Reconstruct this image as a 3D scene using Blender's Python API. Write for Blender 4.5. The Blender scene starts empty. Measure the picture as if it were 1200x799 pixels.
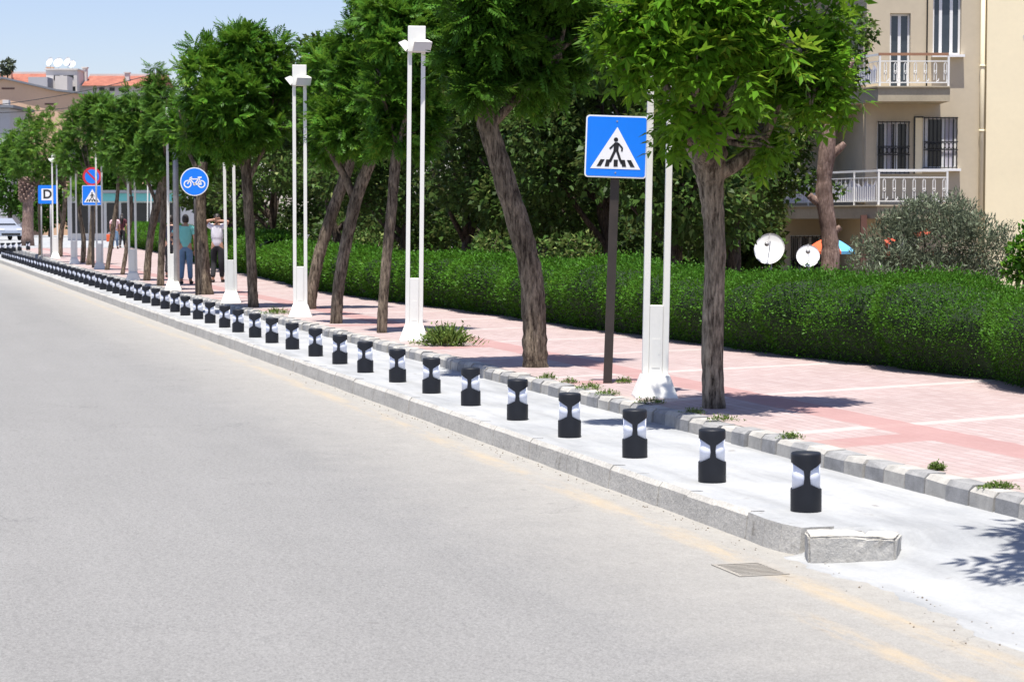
import bpy, bmesh, math, random
import numpy as np
from mathutils import Vector, Matrix, Euler

random.seed(7)
RNG = np.random.default_rng(11)
scene = bpy.context.scene
COL = scene.collection
R = math.radians

# ------------------------------------------------------------------ survey of the street
F_PX, PW, PH, HORIZON, EYE = 2500.0, 1200, 799, 258.0, 1.85
PITCH = math.atan((PH / 2 - HORIZON) / F_PX)
ORIG = Vector((1.72, 12.44, 0))                 # first bollard; the street runs along ALONG
ALONG = Vector((-.2821, .9594, 0))
ACROSS = Vector((.9594, .2821, 0))
STREET_ROT = math.atan2(ALONG.y, ALONG.x)


def sight(x, y):
    u, v = (x - PW / 2) / F_PX, (PH / 2 - y) / F_PX
    return Vector((u, math.cos(PITCH) + v * math.sin(PITCH), -math.sin(PITCH) + v * math.cos(PITCH)))


def on_plane(x, y, z):
    r = sight(x, y)
    return Vector((0, 0, EYE)) + r * ((z - EYE) / r.z)


def at_depth(x, y, Y):
    r = sight(x, y)
    return Vector((0, 0, EYE)) + r * (Y / r.y)


def street(s, t, z=0.0):
    p = ORIG + ALONG * s + ACROSS * t
    return Vector((p.x, p.y, z))


def to_street(p):
    q = Vector((p.x, p.y, 0)) - ORIG
    return q.dot(ALONG), q.dot(ACROSS)


def smooth(a, b, x):
    k = min(1, max(0, (x - a) / (b - a)))
    return k * k * (3 - 2 * k)


def walk_z(s):
    return .26 + .19 * smooth(58, 95, s)


def on_walk(x, y):
    z = .26
    for _ in range(12):
        p = on_plane(x, y, z)
        z = walk_z(to_street(p)[0])
    return p


# ------------------------------------------------------------------ properties
def tag(o, label, cat, group=None):
    o['label'] = label
    o['category'] = cat
    if group:
        o['group'] = group
    return o


def empty(name, loc, rz=0.0, label=None, cat=None, group=None):
    o = bpy.data.objects.new(name, None)
    o.empty_display_size = .2
    COL.objects.link(o)
    o.location = loc
    o.rotation_euler = (0, 0, rz)
    if label:
        tag(o, label, cat, group)
    return o


def structure(o):
    o['kind'] = 'structure'
    return o


def children_of(o):
    return [c for c in bpy.data.objects if c.parent == o]


def copy_tree(o, parent=None):
    c = o.copy()
    COL.objects.link(c)
    if parent is not None:
        c.parent = parent
    for ch in children_of(o):
        copy_tree(ch, c)
    return c


ONES = 'zero one two three four five six seven eight nine ten eleven twelve thirteen fourteen fifteen sixteen seventeen eighteen nineteen'.split()
ORDS = 'zeroth first second third fourth fifth sixth seventh eighth ninth tenth eleventh twelfth thirteenth fourteenth fifteenth sixteenth seventeenth eighteenth nineteenth'.split()
TENS = ['', '', 'twenty', 'thirty', 'forty', 'fifty', 'sixty']


def ordinal(n):
    if n < 20:
        return ORDS[n]
    t, u = divmod(n, 10)
    return TENS[t][:-1] + 'ieth' if u == 0 else TENS[t] + '-' + ORDS[u]


# ------------------------------------------------------------------ materials
class NT:
    def __init__(self, name):
        self.m = bpy.data.materials.new(name)
        self.m.use_nodes = True
        self.t = self.m.node_tree
        self.t.nodes.clear()
        self.out = self.n('ShaderNodeOutputMaterial')

    def n(self, kind, **kw):
        nd = self.t.nodes.new(kind)
        for k, v in kw.items():
            if k in nd.inputs.keys():
                nd.inputs[k].default_value = v
            else:
                setattr(nd, k, v)
        return nd

    def l(self, a, b):
        self.t.links.new(a, b)

    def noise(self, scale, detail=4, rough=.6, vec=None, dim='3D'):
        nd = self.n('ShaderNodeTexNoise', noise_dimensions=dim)
        nd.inputs['Scale'].default_value = scale
        nd.inputs['Detail'].default_value = detail
        nd.inputs['Roughness'].default_value = rough
        if vec is not None:
            self.l(vec, nd.inputs['Vector'])
        return nd.outputs['Fac']

    def math(self, op, a, b=None, c=None, clamp=False):
        nd = self.n('ShaderNodeMath', operation=op, use_clamp=clamp)
        for i, v in enumerate((a, b, c)):
            if v is None:
                continue
            if isinstance(v, (int, float)):
                nd.inputs[i].default_value = v
            else:
                self.l(v, nd.inputs[i])
        return nd.outputs[0]

    def ramp(self, fac, stops):
        nd = self.n('ShaderNodeValToRGB')
        cr = nd.color_ramp
        while len(cr.elements) < len(stops):
            cr.elements.new(.5)
        for e, (p, c) in zip(cr.elements, stops):
            e.position = p
            e.color = (c, c, c, 1) if isinstance(c, (int, float)) else (*c, 1)
        self.l(fac, nd.inputs[0])
        return nd.outputs['Color']

    def mix(self, fac, a, b, mode='MIX'):
        nd = self.n('ShaderNodeMix', data_type='RGBA', blend_type=mode)
        for i, v in ((0, fac), (6, a), (7, b)):
            if isinstance(v, (int, float)):
                nd.inputs[i].default_value = v
            elif isinstance(v, tuple):
                nd.inputs[i].default_value = (*v, 1)
            else:
                self.l(v, nd.inputs[i])
        return nd.outputs[2]

    def coord(self, which='Object', scale=None, rot=None):
        c = self.n('ShaderNodeTexCoord').outputs[which]
        if scale or rot:
            mp = self.n('ShaderNodeMapping')
            if scale:
                mp.inputs['Scale'].default_value = scale
            if rot:
                mp.inputs['Rotation'].default_value = rot
            self.l(c, mp.inputs['Vector'])
            c = mp.outputs[0]
        return c

    def surf(self, color, rough=.8, bump=None, dist=.01, strength=.6, metal=0.0, spec=.5):
        b = self.n('ShaderNodeBsdfPrincipled')
        if isinstance(color, tuple):
            b.inputs['Base Color'].default_value = (*color, 1)
        else:
            self.l(color, b.inputs['Base Color'])
        if isinstance(rough, (int, float)):
            b.inputs['Roughness'].default_value = rough
        else:
            self.l(rough, b.inputs['Roughness'])
        b.inputs['Metallic'].default_value = metal
        b.inputs['Specular IOR Level'].default_value = spec
        if bump is not None:
            bp = self.n('ShaderNodeBump')
            bp.inputs['Strength'].default_value = strength
            bp.inputs['Distance'].default_value = dist
            self.l(bump, bp.inputs['Height'])
            self.l(bp.outputs[0], b.inputs['Normal'])
        self.l(b.outputs[0], self.out.inputs[0])
        return b


def worn(name, c, rough=.5, amount=.12, scale=3.0, metal=0.0, spec=.5, bump=0.0):
    """painted or rendered surface with faint uneven wear"""
    m = NT(name)
    v = m.coord()
    n = m.noise(scale, 6, .65, v)
    n2 = m.noise(scale * 13, 3, .6, v)
    k = m.math('ADD', m.math('MULTIPLY', n, .7), m.math('MULTIPLY', n2, .3))
    lo = tuple(x * (1 - amount) for x in c)
    hi = tuple(min(1, x * (1 + amount)) for x in c)
    col = m.ramp(k, [(.3, lo), (.7, hi)])
    m.surf(col, rough, n2 if bump else None, .004, bump or .3, metal, spec)
    return m.m


def leaf_mat(name, c, var=.45, trans=.28, yellow=(.30, .36, .04), yamt=.35, rough=.45):
    m = NT(name)
    a = m.n('ShaderNodeAttribute', attribute_name='tint')
    dark = tuple(x * (1 - var) for x in c)
    lite = tuple(x * (1 + var) for x in c)
    yel = tuple(a_ * (1 - yamt) + b_ * yamt for a_, b_ in zip(lite, yellow))
    col = m.ramp(a.outputs['Fac'], [(0, dark), (.5, c), (.86, lite), (1.0, yel)])
    b = m.surf(col, rough, spec=.10)
    tr = m.n('ShaderNodeBsdfTranslucent')
    m.l(m.mix(.5, col, yel), tr.inputs['Color'])
    ms = m.n('ShaderNodeMixShader')
    ms.inputs[0].default_value = trans
    m.l(b.outputs[0], ms.inputs[1])
    m.l(tr.outputs[0], ms.inputs[2])
    m.l(ms.outputs[0], m.out.inputs[0])
    return m.m


def bark_mat(name, dark, light, sx=1.0):
    m = NT(name)
    v = m.coord('Object', scale=(20 * sx, 20 * sx, 5.0))
    n = m.noise(1.0, 6, .7, v)
    v2 = m.coord('Object', scale=(60 * sx, 60 * sx, 9))
    n2 = m.noise(1.0, 4, .6, v2)
    n3 = m.noise(1.6, 3, .6, m.coord('Object'))
    h = m.math('ADD', m.math('MULTIPLY', n, .65), m.math('MULTIPLY', n2, .35))
    col = m.ramp(h, [(.40, dark), (.49, tuple((a + b) / 2.2 for a, b in zip(dark, light))), (.60, light)])
    col = m.mix(m.ramp(n3, [(.42, 0.0), (.62, .55)]), col, tuple(x * .62 for x in dark))
    m.surf(col, .9, h, .06, 1.0, spec=.2)
    return m.m


M = {}
M['white_paint'] = worn('white_lamp_paint', (.78, .77, .72), .42, .05, 2.0)
M['black_plastic'] = worn('black_bollard_plastic', (.012, .014, .02), .5, .25, 9.0, spec=.35)
M['lens'] = worn('white_bollard_lens', (.82, .84, .92), .75, .04, 7, spec=.15)
M['post_black'] = worn('dark_sign_post', (.035, .027, .022), .45, .3, 5.0)
M['sign_blue'] = worn('blue_sign_sheet', (.004, .205, .86), .35, .04, 4)
M['sign_white'] = worn('white_sign_sheet', (.86, .86, .86), .35, .03, 4)
M['sign_black'] = worn('black_sign_print', (.012, .012, .014), .45, .1, 6)
M['sign_red'] = worn('red_sign_sheet', (.62, .03, .05), .4, .08, 5)
M['galv'] = worn('galvanised_steel', (.36, .35, .35), .45, .2, 6, .35)
M['glass'] = worn('window_glass', (.035, .045, .055), .06, .3, 1.2, spec=.7)
M['dark_glass'] = worn('dark_room_glass', (.018, .02, .022), .12, .3, 1.5)
M['bark'] = bark_mat('grey_brown_bark', (.042, .030, .021), (.34, .27, .195))
M['bark_near'] = bark_mat('furrowed_bark', (.055, .041, .029), (.48, .395, .295))
M['bark_dark'] = bark_mat('dark_bark', (.03, .022, .018), (.15, .115, .09))
M['bark_pink'] = bark_mat('reddish_pruned_bark', (.16, .10, .078), (.42, .30, .25))
M['leaf_near'] = leaf_mat('ash_leaf', (.085, .215, .012), .5, .42, yamt=.6)
M['leaf_row'] = leaf_mat('robinia_leaf', (.055, .150, .014), .5, .32, yamt=.35)
M['leaf_far'] = leaf_mat('far_row_leaf', (.072, .165, .024), .45, .28, yamt=.3)
M['leaf_back'] = leaf_mat('garden_tree_leaf', (.050, .100, .020), .55, .26, (.42, .42, .16), .5)
M['leaf_hedge'] = leaf_mat('hedge_leaf', (.056, .158, .014), .42, .27, yamt=.25)
M['leaf_olive'] = leaf_mat('grey_green_leaf', (.125, .15, .095), .4, .15, (.42, .44, .34), .4)
M['leaf_weed'] = leaf_mat('weed_leaf', (.11, .17, .04), .4, .25)
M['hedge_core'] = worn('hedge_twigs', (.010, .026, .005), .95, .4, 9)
M['cream'] = worn('cream_facade_paint', (.88, .775, .545), .9, .05, .6, bump=.15)
M['beige'] = worn('grey_beige_render', (.54, .465, .345), .92, .10, .5, bump=.2)
M['slab'] = worn('stained_slab_edge', (.40, .345, .25), .9, .22, 1.6)
M['white_metal'] = worn('white_railing_paint', (.76, .76, .74), .5, .05, 3)
M['white_frame'] = worn('white_window_frame', (.8, .8, .8), .4, .04, 3)
M['grille'] = worn('black_window_grille', (.02, .02, .02), .5, .2, 4)
M['brown_rail'] = worn('brown_handrail', (.34, .175, .10), .5, .1, 4)
M['brown_post'] = worn('brown_painted_post', (.13, .06, .045), .6, .2, 4)
M['skin'] = worn('skin', (.45, .25, .17), .6, .06, 12)
M['hair'] = worn('dark_hair', (.02, .014, .011), .55, .3, 30)
M['teal_shirt'] = worn('teal_cotton', (.20, .56, .52), .9, .08, 8)
M['white_shirt'] = worn('white_cotton', (.74, .72, .78), .9, .05, 8)
M['navy_cloth'] = worn('navy_cloth', (.018, .02, .045), .9, .2, 8)
M['jeans'] = worn('blue_denim', (.14, .24, .36), .9, .18, 9)
M['black_cloth'] = worn('black_cloth', (.018, .018, .022), .9, .2, 8)
M['pink_cloth'] = worn('pale_pink_cloth', (.72, .50, .52), .9, .1, 8)
M['dark_red_cloth'] = worn('dark_red_cloth', (.09, .02, .03), .9, .2, 8)
M['orange_cloth'] = worn('orange_cloth', (.72, .12, .04), .8, .1, 6)
M['blue_cloth'] = worn('light_blue_cloth', (.12, .40, .66), .8, .1, 6)
M['shoe'] = worn('dark_shoe', (.03, .028, .03), .6, .2, 9)
M['car_paint'] = worn('silver_car_paint', (.50, .53, .58), .25, .04, 2, .55)
M['tyre'] = worn('tyre_rubber', (.02, .02, .02), .85, .2, 8)
M['alloy'] = worn('alloy_rim', (.4, .4, .42), .3, .1, 5, .7)
M['lamp_glass'] = worn('headlight_glass', (.6, .62, .65), .1, .05, 5)
M['tail_red'] = worn('red_tail_light', (.4, .02, .02), .2, .05, 5)
M['cable'] = worn('black_cable', (.03, .03, .03), .7, .1, 3)
M['dish'] = worn('white_dish', (.78, .78, .78), .45, .05, 2)
M['tan_wall'] = worn('tan_house_wall', (.62, .42, .285), .92, .08, .25)
M['pale_wall'] = worn('pale_house_wall', (.58, .55, .52), .92, .1, .3)
M['grey_wall'] = worn('grey_house_wall', (.40, .40, .42), .9, .1, .3)
M['grey_roof'] = worn('grey_roof_slab', (.17, .18, .20), .9, .15, .4)
M['teal_fascia'] = worn('teal_shop_fascia', (.16, .50, .50), .6, .08, .6)
M['steel_grate'] = worn('rusty_dusty_grate', (.29, .27, .24), .95, .15, 8, spec=.1)
M['blossom'] = worn('orange_red_petal', (.46, .085, .04), .8, .3, 9)

# red clay tiles
m = NT('red_roof_tile')
v = m.coord()
w = m.n('ShaderNodeTexWave', wave_type='BANDS', bands_direction='X')
w.inputs['Scale'].default_value = 5.0
m.l(v, w.inputs['Vector'])
n = m.noise(1.2, 5, .7, v)
c = m.ramp(n, [(.3, (.27, .085, .055)), (.7, (.46, .175, .115))])
m.surf(m.mix(.25, c, w.outputs['Color'], 'MULTIPLY'), .9, w.outputs['Fac'], .03, .5)
M['red_tile'] = m.m

# asphalt, in street coordinates (x = along, -y = across)
m = NT('worn_asphalt')
v = m.coord()
sep = m.n('ShaderNodeSeparateXYZ')
m.l(v, sep.inputs[0])
t_ = m.math('MULTIPLY', sep.outputs['Y'], -1.0)
fine = m.noise(75, 3, .8, v)
grit = m.n('ShaderNodeTexVoronoi', feature='F1')
grit.inputs['Scale'].default_value = 95
m.l(v, grit.inputs['Vector'])
mid = m.noise(2.6, 6, .65, v)
big = m.noise(.32, 4, .55, v)
strk = m.noise(1.0, 5, .6, m.coord('Object', scale=(.16, 1.9, 1)))
col = m.ramp(fine, [(.28, (.16, .158, .154)), (.72, (.335, .33, .32))])
col = m.mix(.6, col, m.ramp(grit.outputs['Distance'], [(.0, .72), (.55, 1.0)]), 'MULTIPLY')
col = m.mix(1.0, col, m.ramp(strk, [(.3, .93), (.7, 1.0)]), 'MULTIPLY')
col = m.mix(1.0, col, m.ramp(mid, [(.25, .93), (.75, 1.0)]), 'MULTIPLY')
col = m.mix(1.0, col, m.ramp(big, [(.3, .94), (.7, 1.0)]), 'MULTIPLY')
gr2 = m.noise(26, 3, .75, v)
col = m.mix(1.0, col, m.ramp(gr2, [(.34, .80), (.56, 1.0)]), 'MULTIPLY')
patch = m.ramp(m.noise(1.0, 4, .6, m.coord('Object', scale=(.9, 6.0, 1))), [(.70, 0.0), (.74, .30)])
col = m.mix(patch, col, (.13, .128, .122))
# pale dust that collects toward the kerb (wheel-swept sand)
wob = m.math('ADD', t_, m.math('MULTIPLY', m.math('SUBTRACT', mid, .5), .9))
dust = m.ramp(m.math('MULTIPLY_ADD', wob, .33, 1.0, clamp=True), [(.3, 0.0), (.86, .55), (1.0, .85)])
dustc = m.ramp(m.noise(9, 5, .7, v), [(.3, (.33, .31, .275)), (.7, (.42, .40, .36))])
col = m.mix(dust, col, dustc)
# fine sand right at the kerb foot
# dark cracks and oil specks
vor = m.n('ShaderNodeTexVoronoi', feature='DISTANCE_TO_EDGE')
vor.inputs['Scale'].default_value = .55
wv = m.n('ShaderNodeVectorMath', operation='ADD')
nz = m.n('ShaderNodeTexNoise')
nz.inputs['Scale'].default_value = 2.0
nz.inputs['Detail'].default_value = 5
m.l(v, nz.inputs['Vector'])
m.l(v, wv.inputs[0])
m.l(nz.outputs['Color'], wv.inputs[1])
m.l(wv.outputs[0], vor.inputs['Vector'])
crk = m.ramp(vor.outputs['Distance'], [(0.0, 1.0), (.006, 0.0)])
crk = m.math('MULTIPLY', crk, m.ramp(m.noise(.7, 3, .5, v), [(.52, 0.0), (.62, .55)]))
col = m.mix(crk, col, (.10, .10, .10))
spk = m.ramp(m.noise(6.5, 2, .4, v), [(.73, 0.0), (.78, .5)])
col = m.mix(spk, col, (.13, .125, .12))
# worn yellow line
ln = m.math('ABSOLUTE', m.math('ADD', t_, .69))
lm = m.ramp(m.math('ADD', ln, m.math('MULTIPLY', m.math('SUBTRACT', mid, .5), .10)), [(.03, 1.0), (.13, 0.0)])
brk = m.ramp(m.noise(1.0, 5, .75, m.coord('Object', scale=(.8, 5, 1))), [(.40, 0.0), (.60, 1.0)])
ln2 = m.math('ABSOLUTE', m.math('ADD', t_, 1.05))
lm2 = m.ramp(m.math('ADD', ln2, m.math('MULTIPLY', m.math('SUBTRACT', mid, .5), .2)), [(.04, 1.0), (.09, 0.0)])
near_ = m.ramp(m.math('MULTIPLY_ADD', sep.outputs['X'], -.2, 0.0, clamp=True), [(.42, 0.0), (.52, 1.0)])
fade = m.ramp(m.math('MULTIPLY_ADD', sep.outputs['X'], .02, .15, clamp=True), [(0.0, .55), (.6, .28)])
ym = m.math('MULTIPLY', m.math('MULTIPLY', lm, brk), fade)
ym2 = m.math('MULTIPLY', m.math('MULTIPLY', lm2, brk), m.math('MULTIPLY', near_, .5))
col = m.mix(m.math('MAXIMUM', ym, ym2), col, (.44, .335, .20))
m.surf(col, .9, m.math('ADD', fine, m.math('MULTIPLY', grit.outputs['Distance'], .6)), .006, .55, spec=.25)
M['asphalt'] = m.m

m = NT('cast_concrete')
v = m.coord()
n1 = m.noise(1.3, 6, .65, v)
n2 = m.noise(38, 4, .7, v)
n3 = m.noise(1.0, 5, .6, m.coord('Object', scale=(.5, 3.5, 1)))
col = m.ramp(n1, [(.3, (.315, .325, .335)), (.7, (.405, .41, .41))])
col = m.mix(1.0, col, m.ramp(n2, [(.3, .88), (.7, 1.0)]), 'MULTIPLY')
col = m.mix(1.0, col, m.ramp(n3, [(.36, .80), (.55, 1.0)]), 'MULTIPLY')
sp = m.ramp(m.noise(5.5, 2, .4, v), [(.74, 0.0), (.78, .7)])
col = m.mix(sp, col, (.17, .15, .13))
m.surf(col, .9, m.math('ADD', n1, m.math('MULTIPLY', n2, .4)), .012, .5, spec=.25)
M['concrete'] = m.m

m = NT('old_kerb_concrete')
v = m.coord()
n1 = m.noise(2.2, 6, .7, v)
n2 = m.noise(46, 4, .75, v)
n3 = m.noise(7, 6, .7, v)
col = m.ramp(n1, [(.3, (.40, .385, .355)), (.7, (.56, .54, .495))])
col = m.mix(1.0, col, m.ramp(n2, [(.3, .72), (.65, 1.0)]), 'MULTIPLY')
col = m.mix(m.ramp(n3, [(.58, 0.0), (.70, .6)]), col, (.17, .155, .13))
m.surf(col, .92, m.math('ADD', n3, m.math('MULTIPLY', n2, .5)), .014, .7, spec=.2)
M['kerb'] = m.m
M['kerb_pale'] = worn('whitewashed_kerb_stone', (.37, .355, .325), .92, .30, 9, bump=.6)
M['kerb_grey'] = worn('grey_kerb_stone', (.25, .248, .245), .92, .36, 9, bump=.6)
M['crack'] = worn('open_crack', (.02, .018, .016), 1.0, .2, 5)
M['soil'] = worn('dry_soil', (.15, .115, .08), .95, .3, 3, bump=.6)
M['earth'] = worn('open_ground', (.26, .24, .21), .95, .2, .08)

# pink pavers with red band and white cross courses
m = NT('pink_pavers')
v = m.coord()
sep = m.n('ShaderNodeSeparateXYZ')
m.l(v, sep.inputs[0])
t_ = m.math('MULTIPLY', sep.outputs['Y'], -1.0)
brick = m.n('ShaderNodeTexBrick', offset=.5)
brick.inputs['Scale'].default_value = 1.0
brick.inputs['Mortar Size'].default_value = .007
brick.inputs['Brick Width'].default_value = .21
brick.inputs['Row Height'].default_value = .105
brick.inputs['Color1'].default_value = (.375, .285, .272, 1)
brick.inputs['Color2'].default_value = (.425, .34, .327, 1)
brick.inputs['Mortar'].default_value = (.31, .245, .23, 1)
m.l(v, brick.inputs['Vector'])
n1 = m.noise(.8, 5, .65, v)
n2 = m.noise(30, 4, .7, v)
col = brick.outputs['Color']
jag = m.math('MULTIPLY', m.math('SUBTRACT', m.noise(4, 3, .6, v), .5), .10)
skew = m.math('SUBTRACT', sep.outputs['X'], m.math('MULTIPLY', t_, .33))
per = m.math('ABSOLUTE', m.math('SUBTRACT', m.math('PINGPONG', m.math('ADD', skew, .18), 1.475), 0.0))
wl = m.ramp(m.math('ADD', per, jag), [(.085, 1.0), (.105, 0.0)])
red_t = m.math('ABSOLUTE', m.math('SUBTRACT', t_, 2.33))
rb = m.ramp(m.math('ADD', red_t, jag), [(.21, 1.0), (.24, 0.0)])
pr = m.math('PINGPONG', m.math('SUBTRACT', skew, 2.0), 2.95)
rc = m.math('MULTIPLY', m.ramp(m.math('ADD', pr, jag), [(.22, 1.0), (.26, 0.0)]), m.math('LESS_THAN', t_, 2.2))
redc = m.mix(m.noise(3, 4, .6, v), (.33, .175, .165), (.40, .24, .225))
col = m.mix(m.math('MULTIPLY', wl, .7), col, (.47, .435, .41))
col = m.mix(m.math('MULTIPLY', m.math('MAXIMUM', rb, rc), .8), col, redc)
col = m.mix(1.0, col, m.ramp(n1, [(.3, .88), (.7, 1.0)]), 'MULTIPLY')
col = m.mix(1.0, col, m.ramp(n2, [(.3, .9), (.7, 1.0)]), 'MULTIPLY')
edge = m.ramp(m.math('MULTIPLY_ADD', m.math('ADD', t_, m.math('MULTIPLY', m.math('SUBTRACT', m.noise(5, 5, .7, v), .5), .8)), -1.0, 1.9, clamp=True),
              [(.45, 0.0), (.9, .5)])
col = m.mix(edge, col, (.36, .33, .28))
m.surf(col, .9, m.math('ADD', brick.outputs['Fac'], n2), .003, -.3, spec=.25)
M['pavers'] = m.m


# ------------------------------------------------------------------ mesh building
class MB:
    def __init__(self):
        self.v, self.f, self.mi, self.sm = [], [], [], []

    def add(self, vs, fs, mi=0, sm=False):
        b = len(self.v)
        self.v += [tuple(p) for p in vs]
        self.f += [tuple(i + b for i in f) for f in fs]
        self.mi += [mi] * len(fs)
        self.sm += [sm] * len(fs)

    def box(self, c, s, rot=None, mi=0, bevel=0.0):
        x, y, z = (q / 2 for q in s)
        if bevel > 0:
            bm = bmesh.new()
            bmesh.ops.create_cube(bm, size=1)
            bmesh.ops.scale(bm, vec=s, verts=bm.verts)
            bmesh.ops.bevel(bm, geom=list(bm.edges), offset=bevel, segments=2, affect='EDGES', profile=.6)
            vs = [p.co.copy() for p in bm.verts]
            bm.verts.index_update()
            fs = [[q.index for q in f.verts] for f in bm.faces]
            bm.free()
        else:
            vs = [Vector((a * x, b * y, d * z)) for a in (-1, 1) for b in (-1, 1) for d in (-1, 1)]
            fs = [(0, 1, 3, 2), (4, 6, 7, 5), (0, 4, 5, 1), (2, 3, 7, 6), (0, 2, 6, 4), (1, 5, 7, 3)]
        if rot is not None:
            vs = [rot @ p for p in vs]
        c = Vector(c)
        self.add([p + c for p in vs], fs, mi)

    def prism(self, poly, origin, ux, uy, uz, h, mi=0):
        """polygon in (ux,uy) pushed out by h along uz"""
        o, ux, uy, uz = Vector(origin), Vector(ux), Vector(uy), Vector(uz)
        n = len(poly)
        a = [o + ux * p[0] + uy * p[1] for p in poly]
        b = [p + uz * h for p in a]
        fs = [tuple(range(n))[::-1], tuple(range(n, 2 * n))]
        fs += [(i, (i + 1) % n, n + (i + 1) % n, n + i) for i in range(n)]
        self.add(a + b, fs, mi)

    def lathe(self, prof, c=(0, 0, 0), n=24, mi=0, sm=True, cap=True):
        c = Vector(c)
        vs, fs = [], []
        for r, z in prof:
            for k in range(n):
                a = 2 * math.pi * k / n
                vs.append(c + Vector((r * math.cos(a), r * math.sin(a), z)))
        for i in range(len(prof) - 1):
            for k in range(n):
                k2 = (k + 1) % n
                fs.append((i * n + k, i * n + k2, (i + 1) * n + k2, (i + 1) * n + k))
        self.add(vs, fs, mi, sm)
        if cap:
            b = len(self.v) - len(vs)
            self.f.append(tuple(b + k for k in range(n))[::-1])
            self.f.append(tuple(b + (len(prof) - 1) * n + k for k in range(n)))
            self.mi += [mi, mi]
            self.sm += [False, False]

    def tube(self, pts, rad, n=10, mi=0, rough=0.0, sm=True, cap=True):
        pts = [Vector(p) for p in pts]
        if isinstance(rad, (int, float)):
            rad = [rad] * len(pts)
        rings = []
        up = Vector((0, 1, 0.13)).normalized()
        for i, p in enumerate(pts):
            d = (pts[min(i + 1, len(pts) - 1)] - pts[max(i - 1, 0)]).normalized()
            a = d.cross(up)
            if a.length < 1e-3:
                a = d.cross(Vector((1, 0, 0)))
            a.normalize()
            b = a.cross(d).normalized()
            ring = []
            for k in range(n):
                t = 2 * math.pi * k / n
                rr = rad[i] * (1 + (random.uniform(-rough, rough) if rough else 0))
                ring.append(p + a * (math.cos(t) * rr) + b * (math.sin(t) * rr))
            rings.append(ring)
        vs = [q for r in rings for q in r]
        fs = []
        for i in range(len(pts) - 1):
            for k in range(n):
                k2 = (k + 1) % n
                fs.append((i * n + k, (i + 1) * n + k, (i + 1) * n + k2, i * n + k2))
        self.add(vs, fs, mi, sm)
        if cap:
            b = len(self.v) - len(vs)
            self.f += [tuple(b + k for k in range(n)), tuple(b + (len(pts) - 1) * n + k for k in range(n))[::-1]]
            self.mi += [mi, mi]
            self.sm += [False, False]

    def bar(self, a, b, w, d, mi=0):
        """square bar between two points"""
        a, b = Vector(a), Vector(b)
        z = (b - a)
        L = z.length
        q = z.to_track_quat('Z', 'Y').to_matrix()
        self.box((a + b) / 2, (w, d, L), q, mi)

    def sphere(self, c, r, nu=16, nv=10, mi=0):
        c = Vector(c)
        r = Vector(r if not isinstance(r, (int, float)) else (r, r, r))
        prof = [(math.sin(math.pi * i / nv), -math.cos(math.pi * i / nv)) for i in range(nv + 1)]
        vs, fs = [], []
        for q, z in prof:
            for k in range(nu):
                a = 2 * math.pi * k / nu
                vs.append(c + Vector((q * math.cos(a) * r.x, q * math.sin(a) * r.y, z * r.z)))
        for i in range(nv):
            for k in range(nu):
                k2 = (k + 1) % nu
                fs.append((i * nu + k, i * nu + k2, (i + 1) * nu + k2, (i + 1) * nu + k))
        self.add(vs, fs, mi, True)

    def mesh(self, name):
        me = bpy.data.meshes.new(name)
        me.from_pydata(self.v, [], self.f)
        me.polygons.foreach_set('material_index', self.mi)
        me.polygons.foreach_set('use_smooth', self.sm)
        me.update()
        return me

    def build(self, name, mats, parent=None, loc=None, rz=None):
        me = self.mesh(name)
        for q in (mats if isinstance(mats, (list, tuple)) else [mats]):
            me.materials.append(q)
        o = bpy.data.objects.new(name, me)
        COL.objects.link(o)
        if parent is not None:
            o.parent = parent
        if loc is not None:
            o.location = loc
        if rz is not None:
            o.rotation_euler = (0, 0, rz)
        return o


def np_mesh(name, verts, quads, tint, mats, mat_index=None):
    """verts (N,3), quads (M,4) as numpy; tint per face"""
    me = bpy.data.meshes.new(name)
    me.vertices.add(len(verts))
    me.vertices.foreach_set('co', verts.astype(np.float32).ravel())
    me.loops.add(quads.size)
    me.loops.foreach_set('vertex_index', quads.astype(np.int32).ravel())
    me.polygons.add(len(quads))
    me.polygons.foreach_set('loop_start', np.arange(0, quads.size, 4, dtype=np.int32))
    if mat_index is not None:
        me.polygons.foreach_set('material_index', mat_index.astype(np.int32))
    at = me.attributes.new('tint', 'FLOAT', 'FACE')
    at.data.foreach_set('value', tint.astype(np.float32))
    for q in mats:
        me.materials.append(q)
    me.update(calc_edges=True)
    return me


def norm(a):
    return a / np.maximum(np.linalg.norm(a, axis=-1, keepdims=True), 1e-9)


# ------------------------------------------------------------------ leaves
def blade(L, W):
    """one folded leaf: 6 points, 2 quads, lying along +x"""
    v = np.array([[0, 0, 0], [.4 * L, W / 2, .12 * W], [L, 0, -.12 * L], [.4 * L, -W / 2, .12 * W], [.45 * L, 0, 0]])
    q = np.array([[0, 4, 2, 1], [0, 3, 2, 4]])
    return v, q


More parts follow.
